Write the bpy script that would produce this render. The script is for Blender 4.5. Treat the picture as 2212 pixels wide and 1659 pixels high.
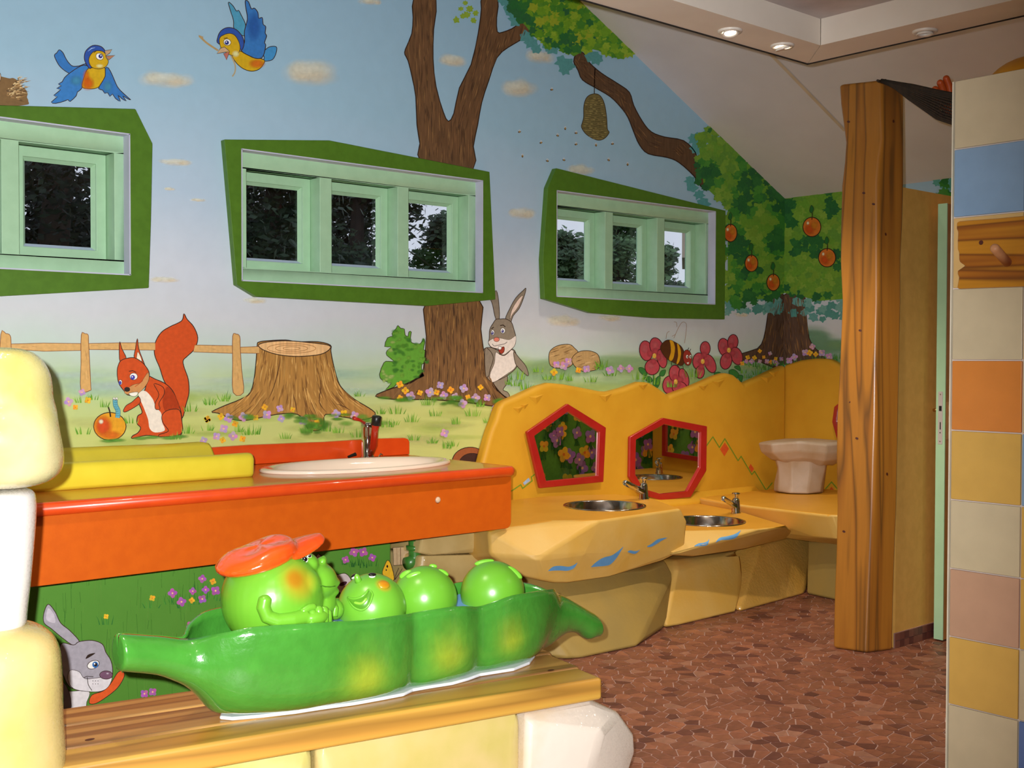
import bpy, bmesh, math, random
from mathutils import Vector, Matrix
from mathutils.bvhtree import BVHTree
from mathutils.geometry import tessellate_polygon
random.seed(7)
R = random.Random(11)
S = bpy.context.scene
COL = S.collection
for o in list(bpy.data.objects):
    bpy.data.objects.remove(o)

# ------------------------------------------------------------------ camera
FPX = 2522.0
YAW, PITCH, ROLL = math.radians(48.99), math.radians(1.24), math.radians(0.133)
EYE = Vector((0, 0, 1.37))
FW = Vector((math.cos(YAW)*math.cos(PITCH), math.sin(YAW)*math.cos(PITCH), -math.sin(PITCH)))
_r = Vector((math.sin(YAW), -math.cos(YAW), 0)); _u = _r.cross(FW)
RT = _r*math.cos(ROLL) + _u*math.sin(ROLL); UP = RT.cross(FW)
cd = bpy.data.cameras.new('camera'); cam = bpy.data.objects.new('camera', cd); COL.objects.link(cam)
cd.sensor_fit = 'HORIZONTAL'; cd.sensor_width = 36.0; cd.lens = 36.0*FPX/2212; cd.clip_start = .02; cd.clip_end = 200
M4 = Matrix((RT, UP, -FW)).transposed().to_4x4(); M4.translation = EYE
cam.matrix_world = M4; S.camera = cam

# ------------------------------------------------------------------ exposure, world, lights
S.view_settings.view_transform = 'Standard'; S.view_settings.look = 'None'
S.view_settings.gamma = 1.0; S.view_settings.use_curve_mapping = False
S.view_settings.exposure = 0.0
try:
    S.cycles.transparent_max_bounces = 64
    S.cycles.max_bounces = 8
    S.cycles.use_denoising = True
    S.cycles.sample_clamp_indirect = 6.0
except Exception: pass

W = bpy.data.worlds.new('dusk_sky'); S.world = W; W.use_nodes = True
nt = W.node_tree; bg = nt.nodes['Background']
tc = nt.nodes.new('ShaderNodeTexCoord'); sx = nt.nodes.new('ShaderNodeSeparateXYZ'); rp = nt.nodes.new('ShaderNodeValToRGB')
nt.links.new(tc.outputs['Generated'], sx.inputs[0]); nt.links.new(sx.outputs['Z'], rp.inputs[0]); nt.links.new(rp.outputs[0], bg.inputs[0])
rp.color_ramp.elements[0].color = (.80, .83, .95, 1); rp.color_ramp.elements[1].color = (.55, .66, .92, 1)
bg.inputs[1].default_value = 0.95

def aim(o, d):
    o.rotation_euler = Vector(d).to_track_quat('-Z', 'Y').to_euler()
def lamp(name, kind, loc, energy, color, **kw):
    l = bpy.data.lights.new(name, kind); o = bpy.data.objects.new(name, l); COL.objects.link(o)
    l.energy = energy; l.color = color; o.location = loc
    for k, v in kw.items():
        if k == 'to': aim(o, Vector(v)-Vector(loc))
        else: setattr(l, k, v)
    return o
# the camera's own flash, just up and left of the lens
FL = EYE - RT*.055 + UP*.045
lamp('camera_flash', 'SPOT', FL, 930, (.98, .98, .98), spot_size=math.radians(90), spot_blend=1.0, shadow_soft_size=.012,
     to=EYE + FW*4 - RT*.95 - UP*.2)
WARM = (1.0, .86, .70)
# warm recessed ceiling spots of the room (the fittings themselves are built below)
SPOTS = [(3.30, 2.78, 2.58, 26), (3.72, 2.78, 2.58, 26)]

# ------------------------------------------------------------------ unprojecting helpers
def ray(x, y): return FW + RT*((x-1106)/FPX) - UP*((y-829.5)/FPX)
def oY(x, y, Y): r = ray(x, y); return EYE + r*(Y/r.y)
def oX(x, y, X): r = ray(x, y); return EYE + r*(X/r.x)
def oZ(x, y, Z): r = ray(x, y); return EYE + r*((Z-EYE.z)/r.z)
def aD(x, y, d): return EYE + ray(x, y)*d
def oP(x, y, p, n): r = ray(x, y); return EYE + r*((Vector(p)-EYE).dot(n)/r.dot(n))
def cv(s, ox, oy):
    return lambda pts: [(x/s+ox, y/s+oy) for x, y in pts]
C1 = cv(3.16, 0, 0); C2 = cv(3.16, 400, 0); C3 = cv(3.16, 850, 0); C5 = cv(3.16, 0, 500); C6 = cv(3.16, 440, 600)
C7 = cv(3.687, 1000, 500); C8 = cv(2.903, 1450, 400); L1 = cv(2.517, 0, 1000); L2 = cv(4.424, 400, 1100); L3 = cv(3.16, 650, 1100)
CN = cv(7.373, 0, 130); CB = cv(4.424, 980-0, 800)

YW = 4.86          # mural wall
XF = 6.71          # far wall
# ------------------------------------------------------------------ colour and materials
def l1(c):
    c /= 255.0
    return c/12.92 if c <= .04045 else ((c+.055)/1.055)**2.4
def lin(c, a=1.0, g=1.0): return (min(1, l1(c[0])*g), min(1, l1(c[1])*g), min(1, l1(c[2])*g), a)

def base_mat(name):
    m = bpy.data.materials.new(name); m.use_nodes = True
    return m, m.node_tree, m.node_tree.nodes['Principled BSDF']
def N(nt, t, **kw):
    n = nt.nodes.new(t)
    for k, v in kw.items():
        if k in n.inputs: n.inputs[k].default_value = v
        else: setattr(n, k, v)
    return n
def mat(name, c, c2=None, rough=.5, spec=.5, coat=0, metal=0, scale=8, stretch=(1, 1, 1), bump=0, bscale=60, lo=.35, hi=.65, glitter=0, detail=4):
    m, nt, b = base_mat(name)
    b.inputs['Roughness'].default_value = rough; b.inputs['Specular IOR Level'].default_value = spec
    b.inputs['Coat Weight'].default_value = coat; b.inputs['Coat Roughness'].default_value = .06; b.inputs['Metallic'].default_value = metal
    t = N(nt, 'ShaderNodeTexCoord'); mp = N(nt, 'ShaderNodeMapping'); mp.inputs['Scale'].default_value = stretch
    nt.links.new(t.outputs['Object'], mp.inputs[0])
    c2 = c2 or tuple(min(255, v*.93) for v in c)
    n = N(nt, 'ShaderNodeTexNoise', Scale=scale, Detail=detail); nt.links.new(mp.outputs[0], n.inputs['Vector'])
    r = N(nt, 'ShaderNodeValToRGB'); r.color_ramp.elements[0].position = lo; r.color_ramp.elements[1].position = hi
    r.color_ramp.elements[0].color = lin(c); r.color_ramp.elements[1].color = lin(c2)
    nt.links.new(n.outputs['Fac'], r.inputs[0]); nt.links.new(r.outputs[0], b.inputs['Base Color'])
    if bump:
        n2 = N(nt, 'ShaderNodeTexNoise', Scale=bscale, Detail=3); nt.links.new(mp.outputs[0], n2.inputs['Vector'])
        bp = N(nt, 'ShaderNodeBump', Strength=bump, Distance=.01); nt.links.new(n2.outputs['Fac'], bp.inputs['Height']); nt.links.new(bp.outputs[0], b.inputs['Normal'])
    if glitter:
        v = N(nt, 'ShaderNodeTexVoronoi', Scale=260); nt.links.new(t.outputs['Object'], v.inputs['Vector'])
        sub = N(nt, 'ShaderNodeVectorMath', operation='SUBTRACT'); nt.links.new(v.outputs['Color'], sub.inputs[0]); sub.inputs[1].default_value = (.5, .5, .5)
        sc = N(nt, 'ShaderNodeVectorMath', operation='SCALE'); nt.links.new(sub.outputs[0], sc.inputs[0]); sc.inputs['Scale'].default_value = glitter
        g = N(nt, 'ShaderNodeNewGeometry'); ad = N(nt, 'ShaderNodeVectorMath', operation='ADD'); nt.links.new(g.outputs['Normal'], ad.inputs[0]); nt.links.new(sc.outputs[0], ad.inputs[1])
        nm = N(nt, 'ShaderNodeVectorMath', operation='NORMALIZE'); nt.links.new(ad.outputs[0], nm.inputs[0])
        b.inputs['Coat Weight'].default_value = 1.0; b.inputs['Coat Roughness'].default_value = .10; nt.links.new(nm.outputs[0], b.inputs['Coat Normal'])
    return m
def attr_mat(name, rough=.6, spec=.3, var=.1, scale=90, alpha=False, coat=0, stretch=(1, 1, 1), gain=1.0, bump=0):
    m, nt, b = base_mat(name)
    b.inputs['Roughness'].default_value = rough; b.inputs['Specular IOR Level'].default_value = spec; b.inputs['Coat Weight'].default_value = coat; b.inputs['Coat Roughness'].default_value = .05
    a = N(nt, 'ShaderNodeAttribute', attribute_name='Col'); t = N(nt, 'ShaderNodeTexCoord'); mp = N(nt, 'ShaderNodeMapping'); mp.inputs['Scale'].default_value = stretch
    nt.links.new(t.outputs['Object'], mp.inputs[0])
    n = N(nt, 'ShaderNodeTexNoise', Scale=scale, Detail=3); nt.links.new(mp.outputs[0], n.inputs['Vector'])
    mr = N(nt, 'ShaderNodeMapRange'); mr.inputs[1].default_value = .3; mr.inputs[2].default_value = .7; mr.inputs[3].default_value = (1-var)*gain; mr.inputs[4].default_value = (1+var)*gain
    nt.links.new(n.outputs['Fac'], mr.inputs[0])
    vm = N(nt, 'ShaderNodeVectorMath', operation='SCALE'); nt.links.new(a.outputs['Color'], vm.inputs[0]); nt.links.new(mr.outputs[0], vm.inputs['Scale']); nt.links.new(vm.outputs[0], b.inputs['Base Color'])
    if alpha: nt.links.new(a.outputs['Alpha'], b.inputs['Alpha'])
    if bump:
        n2 = N(nt, 'ShaderNodeTexNoise', Scale=40, Detail=3); nt.links.new(t.outputs['Object'], n2.inputs['Vector'])
        bp = N(nt, 'ShaderNodeBump', Strength=bump, Distance=.01); nt.links.new(n2.outputs['Fac'], bp.inputs['Height']); nt.links.new(bp.outputs[0], b.inputs['Normal'])
    return m
def wood(name, c1, c2, c3, axis='X', rough=.35, ring=9.0, coat=.3):
    """plank / post with painted grain running along one axis"""
    m, nt, b = base_mat(name); b.inputs['Roughness'].default_value = rough; b.inputs['Coat Weight'].default_value = coat; b.inputs['Coat Roughness'].default_value = .2
    t = N(nt, 'ShaderNodeTexCoord'); mp = N(nt, 'ShaderNodeMapping'); nt.links.new(t.outputs['Object'], mp.inputs[0])
    s = {'X': (.05, 1, 1), 'Y': (1, .05, 1), 'Z': (1, 1, .05)}[axis]; mp.inputs['Scale'].default_value = s
    n = N(nt, 'ShaderNodeTexNoise', Scale=ring, Detail=2, Distortion=.5); nt.links.new(mp.outputs[0], n.inputs['Vector'])
    mm = N(nt, 'ShaderNodeMath', operation='MULTIPLY'); mm.inputs[1].default_value = 4.0; nt.links.new(n.outputs['Fac'], mm.inputs[0])
    fr = N(nt, 'ShaderNodeMath', operation='FRACT'); nt.links.new(mm.outputs[0], fr.inputs[0])
    r = N(nt, 'ShaderNodeValToRGB'); e = r.color_ramp.elements; e[0].position = 0; e[0].color = lin(c2); e[1].position = 1; e[1].color = lin(c2)
    x = e.new(.3); x.color = lin(c1); x = e.new(.62); x.color = lin(c1); x = e.new(.86); x.color = lin(c3)
    nt.links.new(fr.outputs[0], r.inputs[0])
    n2 = N(nt, 'ShaderNodeTexNoise', Scale=ring*9, Detail=3); nt.links.new(mp.outputs[0], n2.inputs['Vector'])
    mx = N(nt, 'ShaderNodeMix', data_type='RGBA', blend_type='MULTIPLY'); mx.inputs[0].default_value = .22
    nt.links.new(r.outputs[0], mx.inputs[6]); nt.links.new(n2.outputs['Fac'], mx.inputs[7]); nt.links.new(mx.outputs[2], b.inputs['Base Color'])
    return m

# ------------------------------------------------------------------ objects
def tag(o, label=None, cat=None, group=None, kind=None):
    if label: o['label'] = label
    if cat: o['category'] = cat
    if group: o['group'] = group
    if kind: o['kind'] = kind
    return o
def empty(name, loc, label=None, cat=None, group=None, kind=None):
    o = bpy.data.objects.new(name, None); o.location = loc; COL.objects.link(o); o.empty_display_size = .05
    return tag(o, label, cat, group, kind)
def mesh_obj(name, V, F, m, parent=None, smooth=False, bevel=0, bseg=2, sub=0, cols=None, kind=None, label=None, origin=None):
    """link V/F (world coordinates) as one object whose origin lies at its base centre"""
    me = bpy.data.meshes.new(name)
    if origin is None:
        xs = [v[0] for v in V]; ys = [v[1] for v in V]; zs = [v[2] for v in V]
        origin = Vector(((min(xs)+max(xs))/2, (min(ys)+max(ys))/2, min(zs)))
    origin = Vector(origin)
    me.from_pydata([Vector(v)-origin for v in V], [], F)
    bm = bmesh.new(); bm.from_mesh(me)
    if not cols: bmesh.ops.remove_doubles(bm, verts=bm.verts, dist=1e-6); bmesh.ops.recalc_face_normals(bm, faces=bm.faces)
    bm.to_mesh(me); bm.free()
    if cols:
        a = me.color_attributes.new('Col', 'FLOAT_COLOR', 'POINT')
        a.data.foreach_set('color', [c for q in cols for c in q])
    me.materials.append(m)
    if smooth: me.shade_smooth()
    me.update()
    o = bpy.data.objects.new(name, me); COL.objects.link(o)
    if parent is not None:
        o.parent = parent; pl = parent['_w'] if '_w' in parent else None
        o.location = origin - wloc(parent)
    else: o.location = origin
    if bevel:
        bv = o.modifiers.new('bevel', 'BEVEL'); bv.width = bevel; bv.segments = bseg; bv.limit_method = 'ANGLE'; bv.angle_limit = math.radians(18)
        if not smooth:
            me.shade_smooth(); bv.harden_normals = True
    if sub:
        sb = o.modifiers.new('sub', 'SUBSURF'); sb.levels = sub; sb.render_levels = sub
    tag(o, label=label, kind=kind)
    return o
def wloc(o):
    p = Vector(o.location)
    while o.parent is not None:
        o = o.parent; p += o.location
    return p
def box(x0, x1, y0, y1, z0, z1):
    V = [(x, y, z) for x in (x0, x1) for y in (y0, y1) for z in (z0, z1)]
    F = [(0, 1, 3, 2), (4, 6, 7, 5), (0, 4, 5, 1), (2, 3, 7, 6), (0, 2, 6, 4), (1, 5, 7, 3)]
    return V, F
class MB:
    def __init__(s): s.V = []; s.F = []; s.C = []
    def add(s, VF, col=None):
        V, F = VF[0], VF[1]; n = len(s.V); s.V += [tuple(v) for v in V]; s.F += [tuple(i+n for i in f) for f in F]
        if col is not None: s.C += [col]*len(V)
        return s
    def build(s, name, m, parent=None, **kw): return mesh_obj(name, s.V, s.F, m, parent, cols=s.C if s.C else None, **kw)
def boxes(name, L, m, parent=None, **kw):
    b = MB()
    for q in L: b.add(box(*q))
    return b.build(name, m, parent, **kw)
def prism(poly, d):
    """poly: list of 3D points (front face); d: extrusion vector"""
    n = len(poly); d = Vector(d); V = [Vector(p) for p in poly] + [Vector(p)+d for p in poly]
    F = [tuple(range(n)), tuple(range(2*n-1, n-1, -1))] + [(i, (i+1) % n, (i+1) % n+n, i+n) for i in range(n)]
    return V, F
def ringprism(outer, inner, d):
    """frame between two loops with the same count, extruded"""
    n = len(outer); d = Vector(d)
    V = [Vector(p) for p in outer]+[Vector(p) for p in inner]+[Vector(p)+d for p in outer]+[Vector(p)+d for p in inner]; F = []
    for i in range(n):
        j = (i+1) % n
        F += [(i, j, j+n, i+n), (i+2*n, i+3*n, j+3*n, j+2*n), (i, i+2*n, j+2*n, j), (i+n, j+n, j+3*n, i+3*n)]
    return V, F
def loft(rings, cap=True, closed=True):
    n = len(rings[0]); V = [Vector(p) for r in rings for p in r]; F = []
    for k in range(len(rings)-1):
        for i in range(n if closed else n-1):
            j = (i+1) % n; F.append((k*n+i, k*n+j, (k+1)*n+j, (k+1)*n+i))
    if cap and closed: F += [tuple(range(n-1, -1, -1)), tuple(range((len(rings)-1)*n, len(rings)*n))]
    return V, F
def lathe(prof, c, n=24, sx=1, sy=1, axis=None):
    c = Vector(c); q = Vector((0, 0, 1)).rotation_difference(Vector(axis)) if axis is not None else None; rings = []
    for r, z in prof:
        ring = [Vector((r*sx*math.cos(2*math.pi*i/n), r*sy*math.sin(2*math.pi*i/n), z)) for i in range(n)]
        if q: ring = [q @ p for p in ring]
        rings.append([p+c for p in ring])
    return loft(rings)
def tube(path, rad, n=10, cap=True):
    P = [Vector(p) for p in path]
    if not isinstance(rad, (list, tuple)): rad = [rad]*len(P)
    rings = []; prev = None
    for k, p in enumerate(P):
        t = (P[min(k+1, len(P)-1)]-P[max(k-1, 0)]).normalized()
        if prev is None: a = t.orthogonal().normalized()
        else: a = (prev - t*prev.dot(t)).normalized()
        prev = a; b = t.cross(a)
        rings.append([p + a*rad[k]*math.cos(2*math.pi*i/n) + b*rad[k]*math.sin(2*math.pi*i/n) for i in range(n)])
    return loft(rings, cap)
def sphere(c, r, n=24, m=14, s=(1, 1, 1), rot=None):
    V = []; F = []; c = Vector(c)
    for j in range(m+1):
        t = math.pi*j/m
        for i in range(n):
            p = 2*math.pi*i/n; v = Vector((math.sin(t)*math.cos(p)*s[0], math.sin(t)*math.sin(p)*s[1], math.cos(t)*s[2]))*r
            if rot is not None: v = rot @ v
            V.append(c+v)
    for j in range(m):
        for i in range(n): F.append((j*n+i, (j+1)*n+i, (j+1)*n+(i+1) % n, j*n+(i+1) % n))
    return V, F
def hull(name, pts, m, parent=None, bevel=.02, bseg=3, **kw):
    bm = bmesh.new()
    for p in pts: bm.verts.new(p)
    bm.verts.ensure_lookup_table()
    r = bmesh.ops.convex_hull(bm, input=bm.verts[:])
    junk = [e for e in r['geom_interior'] if isinstance(e, bmesh.types.BMVert)]+[e for e in r['geom_unused'] if isinstance(e, bmesh.types.BMVert)]
    bmesh.ops.delete(bm, geom=list(set(junk)), context='VERTS')
    bmesh.ops.dissolve_limit(bm, angle_limit=math.radians(.6), verts=bm.verts[:], edges=bm.edges[:])
    bm.verts.index_update(); V = [v.co.copy() for v in bm.verts]; F = [tuple(v.index for v in f.verts) for f in bm.faces]; bm.free()
    return mesh_obj(name, V, F, m, parent, bevel=bevel, bseg=bseg, **kw)
def smooth_poly(P, n=4, closed=True):
    out = []; L = len(P)
    for i in range(L if closed else L-1):
        p0, p1, p2, p3 = [P[(i+k) % L] if closed else P[max(0, min(L-1, i+k))] for k in (-1, 0, 1, 2)]
        for k in range(n):
            t = k/n
            out.append(tuple(.5*((2*b)+(-a+c)*t+(2*a-5*b+4*c-d)*t*t+(-a+3*b-3*c+d)*t**3) for a, b, c, d in zip(p0, p1, p2, p3)))
    if not closed: out.append(P[-1])
    return out
def inside(x, y, P):
    r = False; j = len(P)-1
    for i in range(len(P)):
        if (P[i][1] > y) != (P[j][1] > y) and x < (P[j][0]-P[i][0])*(y-P[i][1])/(P[j][1]-P[i][1])+P[i][0]: r = not r
        j = i
    return r
# ================================================================== SETTING
m_ceil = mat('ceiling_plaster', (220, 218, 220), (213, 211, 213), rough=.9, spec=.2, scale=3)
m_bulk = mat('bulkhead_paint', (232, 224, 212), (226, 217, 204), rough=.7, spec=.3, scale=4)
m_grout = mat('floor_grout', (184, 148, 134), (166, 132, 120), rough=.8, scale=40)
m_wallplain = mat('plain_wall', (226, 206, 160), (220, 200, 152), rough=.8)
m_yellowwall = mat('ochre_partition_paint', (230, 180, 92), (222, 172, 86), rough=.65, spec=.3, scale=25, bump=.05)
m_dark = mat('dark_matte', (28, 22, 20), rough=.8)

def mural_mat():
    """sky fading to haze and meadow, painted by height on the wall"""
    m, nt, b = base_mat('mural_ground_colour'); b.inputs['Roughness'].default_value = .62; b.inputs['Specular IOR Level'].default_value = .25
    g = N(nt, 'ShaderNodeNewGeometry'); s = N(nt, 'ShaderNodeSeparateXYZ'); nt.links.new(g.outputs['Position'], s.inputs[0])
    n = N(nt, 'ShaderNodeTexNoise', Scale=2.2, Detail=5); nt.links.new(g.outputs['Position'], n.inputs['Vector'])
    k = N(nt, 'ShaderNodeMath', operation='MULTIPLY_ADD'); k.inputs[1].default_value = .22; nt.links.new(n.outputs['Fac'], k.inputs[0]); nt.links.new(s.outputs['Z'], k.inputs[2])
    r = N(nt, 'ShaderNodeMapRange'); r.inputs[1].default_value = .11; r.inputs[2].default_value = 3.71; nt.links.new(k.outputs[0], r.inputs[0])
    c = N(nt, 'ShaderNodeValToRGB'); e = c.color_ramp.elements
    st = [(0.0, (86, 140, 48)), (.55, (92, 150, 54)), (.76, (110, 160, 60)), (.80, (206, 210, 124)), (1.10, (205, 212, 128)), (1.21, (196, 214, 150)), (1.30, (196, 216, 186)),
          (1.40, (205, 222, 214)), (1.56, (216, 220, 226)), (1.8, (214, 222, 234)), (2.1, (190, 212, 232)), (2.6, (166, 204, 226)), (3.6, (158, 198, 226))]
    e[0].position = 0; e[0].color = lin(st[0][1]); e[1].position = 1; e[1].color = lin(st[-1][1])
    for z, q in st[1:-1]:
        x = e.new(z/3.6); x.color = lin(q)
    nt.links.new(r.outputs[0], c.inputs[0])
    n2 = N(nt, 'ShaderNodeTexNoise', Scale=14, Detail=6); nt.links.new(g.outputs['Position'], n2.inputs['Vector'])
    mr = N(nt, 'ShaderNodeMapRange'); mr.inputs[3].default_value = .95; mr.inputs[4].default_value = 1.05; nt.links.new(n2.outputs['Fac'], mr.inputs[0])
    v = N(nt, 'ShaderNodeVectorMath', operation='SCALE'); nt.links.new(c.outputs[0], v.inputs[0]); nt.links.new(mr.outputs[0], v.inputs['Scale']); nt.links.new(v.outputs[0], b.inputs['Base Color'])
    return m
m_mural = mural_mat()
m_paint = attr_mat('mural_paint', rough=.62, spec=.25, var=.09, scale=55, alpha=True)
m_bark = attr_mat('mural_bark_paint', rough=.62, spec=.25, var=.18, scale=60, alpha=True, stretch=(1, 1, .16))

# window positions measured on the wall: x0, x1 of the opening
WZ0, WZ1 = 1.722, 2.320
WIN = [(.626, 2.040), (2.563, 3.984), (4.525, 5.925)]
# mural wall with three openings
V0, TOPZ = [], 3.95
L = []
xs = [-2.0] + [v for w in WIN for v in w] + [XF+.1]
for i in range(len(xs)-1):
    if i % 2 == 0: L.append((xs[i], xs[i+1], YW, YW+.2, -.05, TOPZ))
    else:
        L.append((xs[i], xs[i+1], YW, YW+.2, -.05, WZ0)); L.append((xs[i], xs[i+1], YW, YW+.2, WZ1, TOPZ))
wall_left = tag(boxes('wall_left', L, m_mural), kind='structure')
wall_back = tag(boxes('wall_back', [(XF, XF+.15, -3, YW, -.05, 2.62)], m_mural), kind='structure')
PY0, PY1, PTOP = 2.97, 3.08, 2.185     # low partition behind the post
wall_center = tag(boxes('wall_center', [(4.998, XF, PY0, PY1, 0, PTOP)], m_yellowwall), kind='structure')
wall_front = tag(boxes('wall_front', [(-2.15, -2.0, -3, YW+.2, -.05, TOPZ)], m_wallplain), kind='structure')
wall_outer = tag(boxes('wall_right', [(-2.15, XF+.15, -3.15, -3.0, -.05, TOPZ)], m_wallplain), kind='structure')

# ceiling: slope falling towards the far wall, high flat part, and the dropped bulkhead with its flat field
SL = (3.436-2.475)/(6.71-4.728)
zc = lambda x: 2.475 + (6.71-x)*SL
XR = 6.71-(3.9-2.475)/SL
b = MB()
b.add(prism([(XF+.15, -3, zc(XF+.15)), (XR, -3, 3.9), (XR, -3, 4.05), (XF+.15, -3, zc(XF+.15)+.15)], (0, YW+3.1, 0)))
ceiling = tag(b.build('ceiling', m_ceil), kind='structure')
tag(boxes('ceiling_flat', [(-2.1, XR, -3, YW+.1, 3.9, 4.05)], m_ceil, ceiling))
BX0, BX1, BY0, BY1, BZ = 3.928, 4.128, 2.681, 2.878, 2.60
tag(boxes('ceiling_field', [(-2, BX0, -3, BY0, 2.703, 2.76)], mat('grey_ceiling_field', (196, 188, 186), rough=.9), ceiling), label='recessed grey ceiling field inside the bulkhead')
trim = empty('trim_1', (BX0, BY0, BZ), kind='structure')
def mitre(axis):
    # one run of the bulkhead, mitred at the corner
    g = .0012
    if axis == 'x': P = [(-2, BY0), (BX0-g, BY0), (BX1-g, BY1), (-2, BY1)]
    else: P = [(BX0, -3), (BX1, -3), (BX1, BY1-g*2), (BX0, BY0-g*2)]
    return prism([(x, y, BZ) for x, y in P], (0, 0, 1.0 if axis == 'x' else .95))
for ax in 'xy':
    V, F = mitre(ax); mesh_obj('bulkhead_run', V, F, m_bulk, trim)
boxes('dark_edge_strip', [(-2, BX1+.006, BY1, BY1+.006, BZ-.004, BZ+.012)], m_dark, trim)  # thin dark strip along the bulkhead's outer lower edge
boxes('dark_edge_strip', [(BX1, BX1+.006, -3, BY1, BZ-.004, BZ+.012)], m_dark, trim)
# pale joint strip on the slope
m_joint = mat('joint_tape', (214, 196, 168), rough=.8)
p0, p1 = [], []
nrm = Vector((SL, 0, 1)).normalized()
def onslope(x, y): return oP(x, y, (6.71, 0, 2.475), nrm)
a, c = onslope(1640, 90), onslope(1826, 282); dv = (c-a).normalized().cross(nrm)*.012
mesh_obj('joint_strip', [a-dv-nrm*.004, a+dv-nrm*.004, c+dv-nrm*.004, c-dv-nrm*.004], [(0, 1, 2, 3)], m_joint, ceiling)

# recessed spots in the bulkhead
m_trimw = mat('spot_trim_white', (236, 230, 220), rough=.35)
m_em, ntm, bb = base_mat('lamp_glow'); bb.inputs['Emission Color'].default_value = (1, .80, .58, 1); bb.inputs['Emission Strength'].default_value = 26; bb.inputs['Base Color'].default_value = (1, .9, .8, 1)
m_lens = mat('spot_lens_off', (176, 166, 152), rough=.15, coat=.5)
def downlight(px, py, lit, label, tilt=(0, 0, 1)):
    c = oZ(px, py, BZ)
    e = empty('ceiling_spot', c, label, 'spotlight', 'recessed spots in the bulkhead')
    t = Vector(tilt).normalized()
    V, F = lathe([(.030, -.002), (.030, -.008), (.043, -.008), (.046, -.004), (.046, 0)], c, 24); F = F[:-2]
    mesh_obj('trim_ring', V, F, m_trimw, e, smooth=True)
    V, F = lathe([(.024, .0), (.031, -.014), (.029, -.016), (.022, -.010)], c, 24, axis=t); F = F[:-2]
    mesh_obj('gimbal_ring', V, F, m_trimw, e, smooth=True)
    V, F = lathe([(.001, -.004), (.026, -.004), (.026, -.002)], c, 20, axis=t)
    mesh_obj('bulb', V, F, m_em if lit else m_lens, e)
    if lit: lamp('spot_beam', 'SPOT', c-Vector((0, 0, .03)), 60, WARM, spot_size=math.radians(95), spot_blend=.6, shadow_soft_size=.03, to=c+Vector((.35, .55, -1.5)))
downlight(1577, 66, True, 'lit recessed spot, farther from the bulkhead corner', (.1, .2, 1))
downlight(1690, 98, True, 'lit tilted recessed spot nearest the bulkhead corner', (-.3, .1, 1))
downlight(1998, 67, False, 'unlit recessed spot on the right bulkhead run')
# unseen fill spots added for ambient light, and spots over the washing rocks
for (x, y, z, e_, ang, to) in [(1.2, 2.78, 2.57, 50, 110, (1.3, 3.4, 0)), (-.4, 2.78, 2.57, 50, 110, (-.2, 3.4, 0)), (4.03, .9, 2.57, 60, 120, (4.0, .9, 0)), (2.0, -.4, 2.68, 60, 130, (2.0, -.3, 0)),
                               (.6, 1.0, 2.68, 40, 130, (.6, 1.0, 0)), (4.5, 4.2, 3.2, 60, 60, (4.6, 4.3, .6)), (5.7, 3.9, 2.85, 60, 75, (5.7, 4.0, .5)), (5.2, 3.3, 3.0, 40, 90, (5.2, 3.6, 0)), (5.9, 1.6, 2.7, 30, 120, (5.9, 1.6, 0))]:
    lamp('unseen_room_spot', 'SPOT', (x, y, z), e_*.85, WARM, spot_size=math.radians(ang), spot_blend=.8, shadow_soft_size=.05, to=to)

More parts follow.
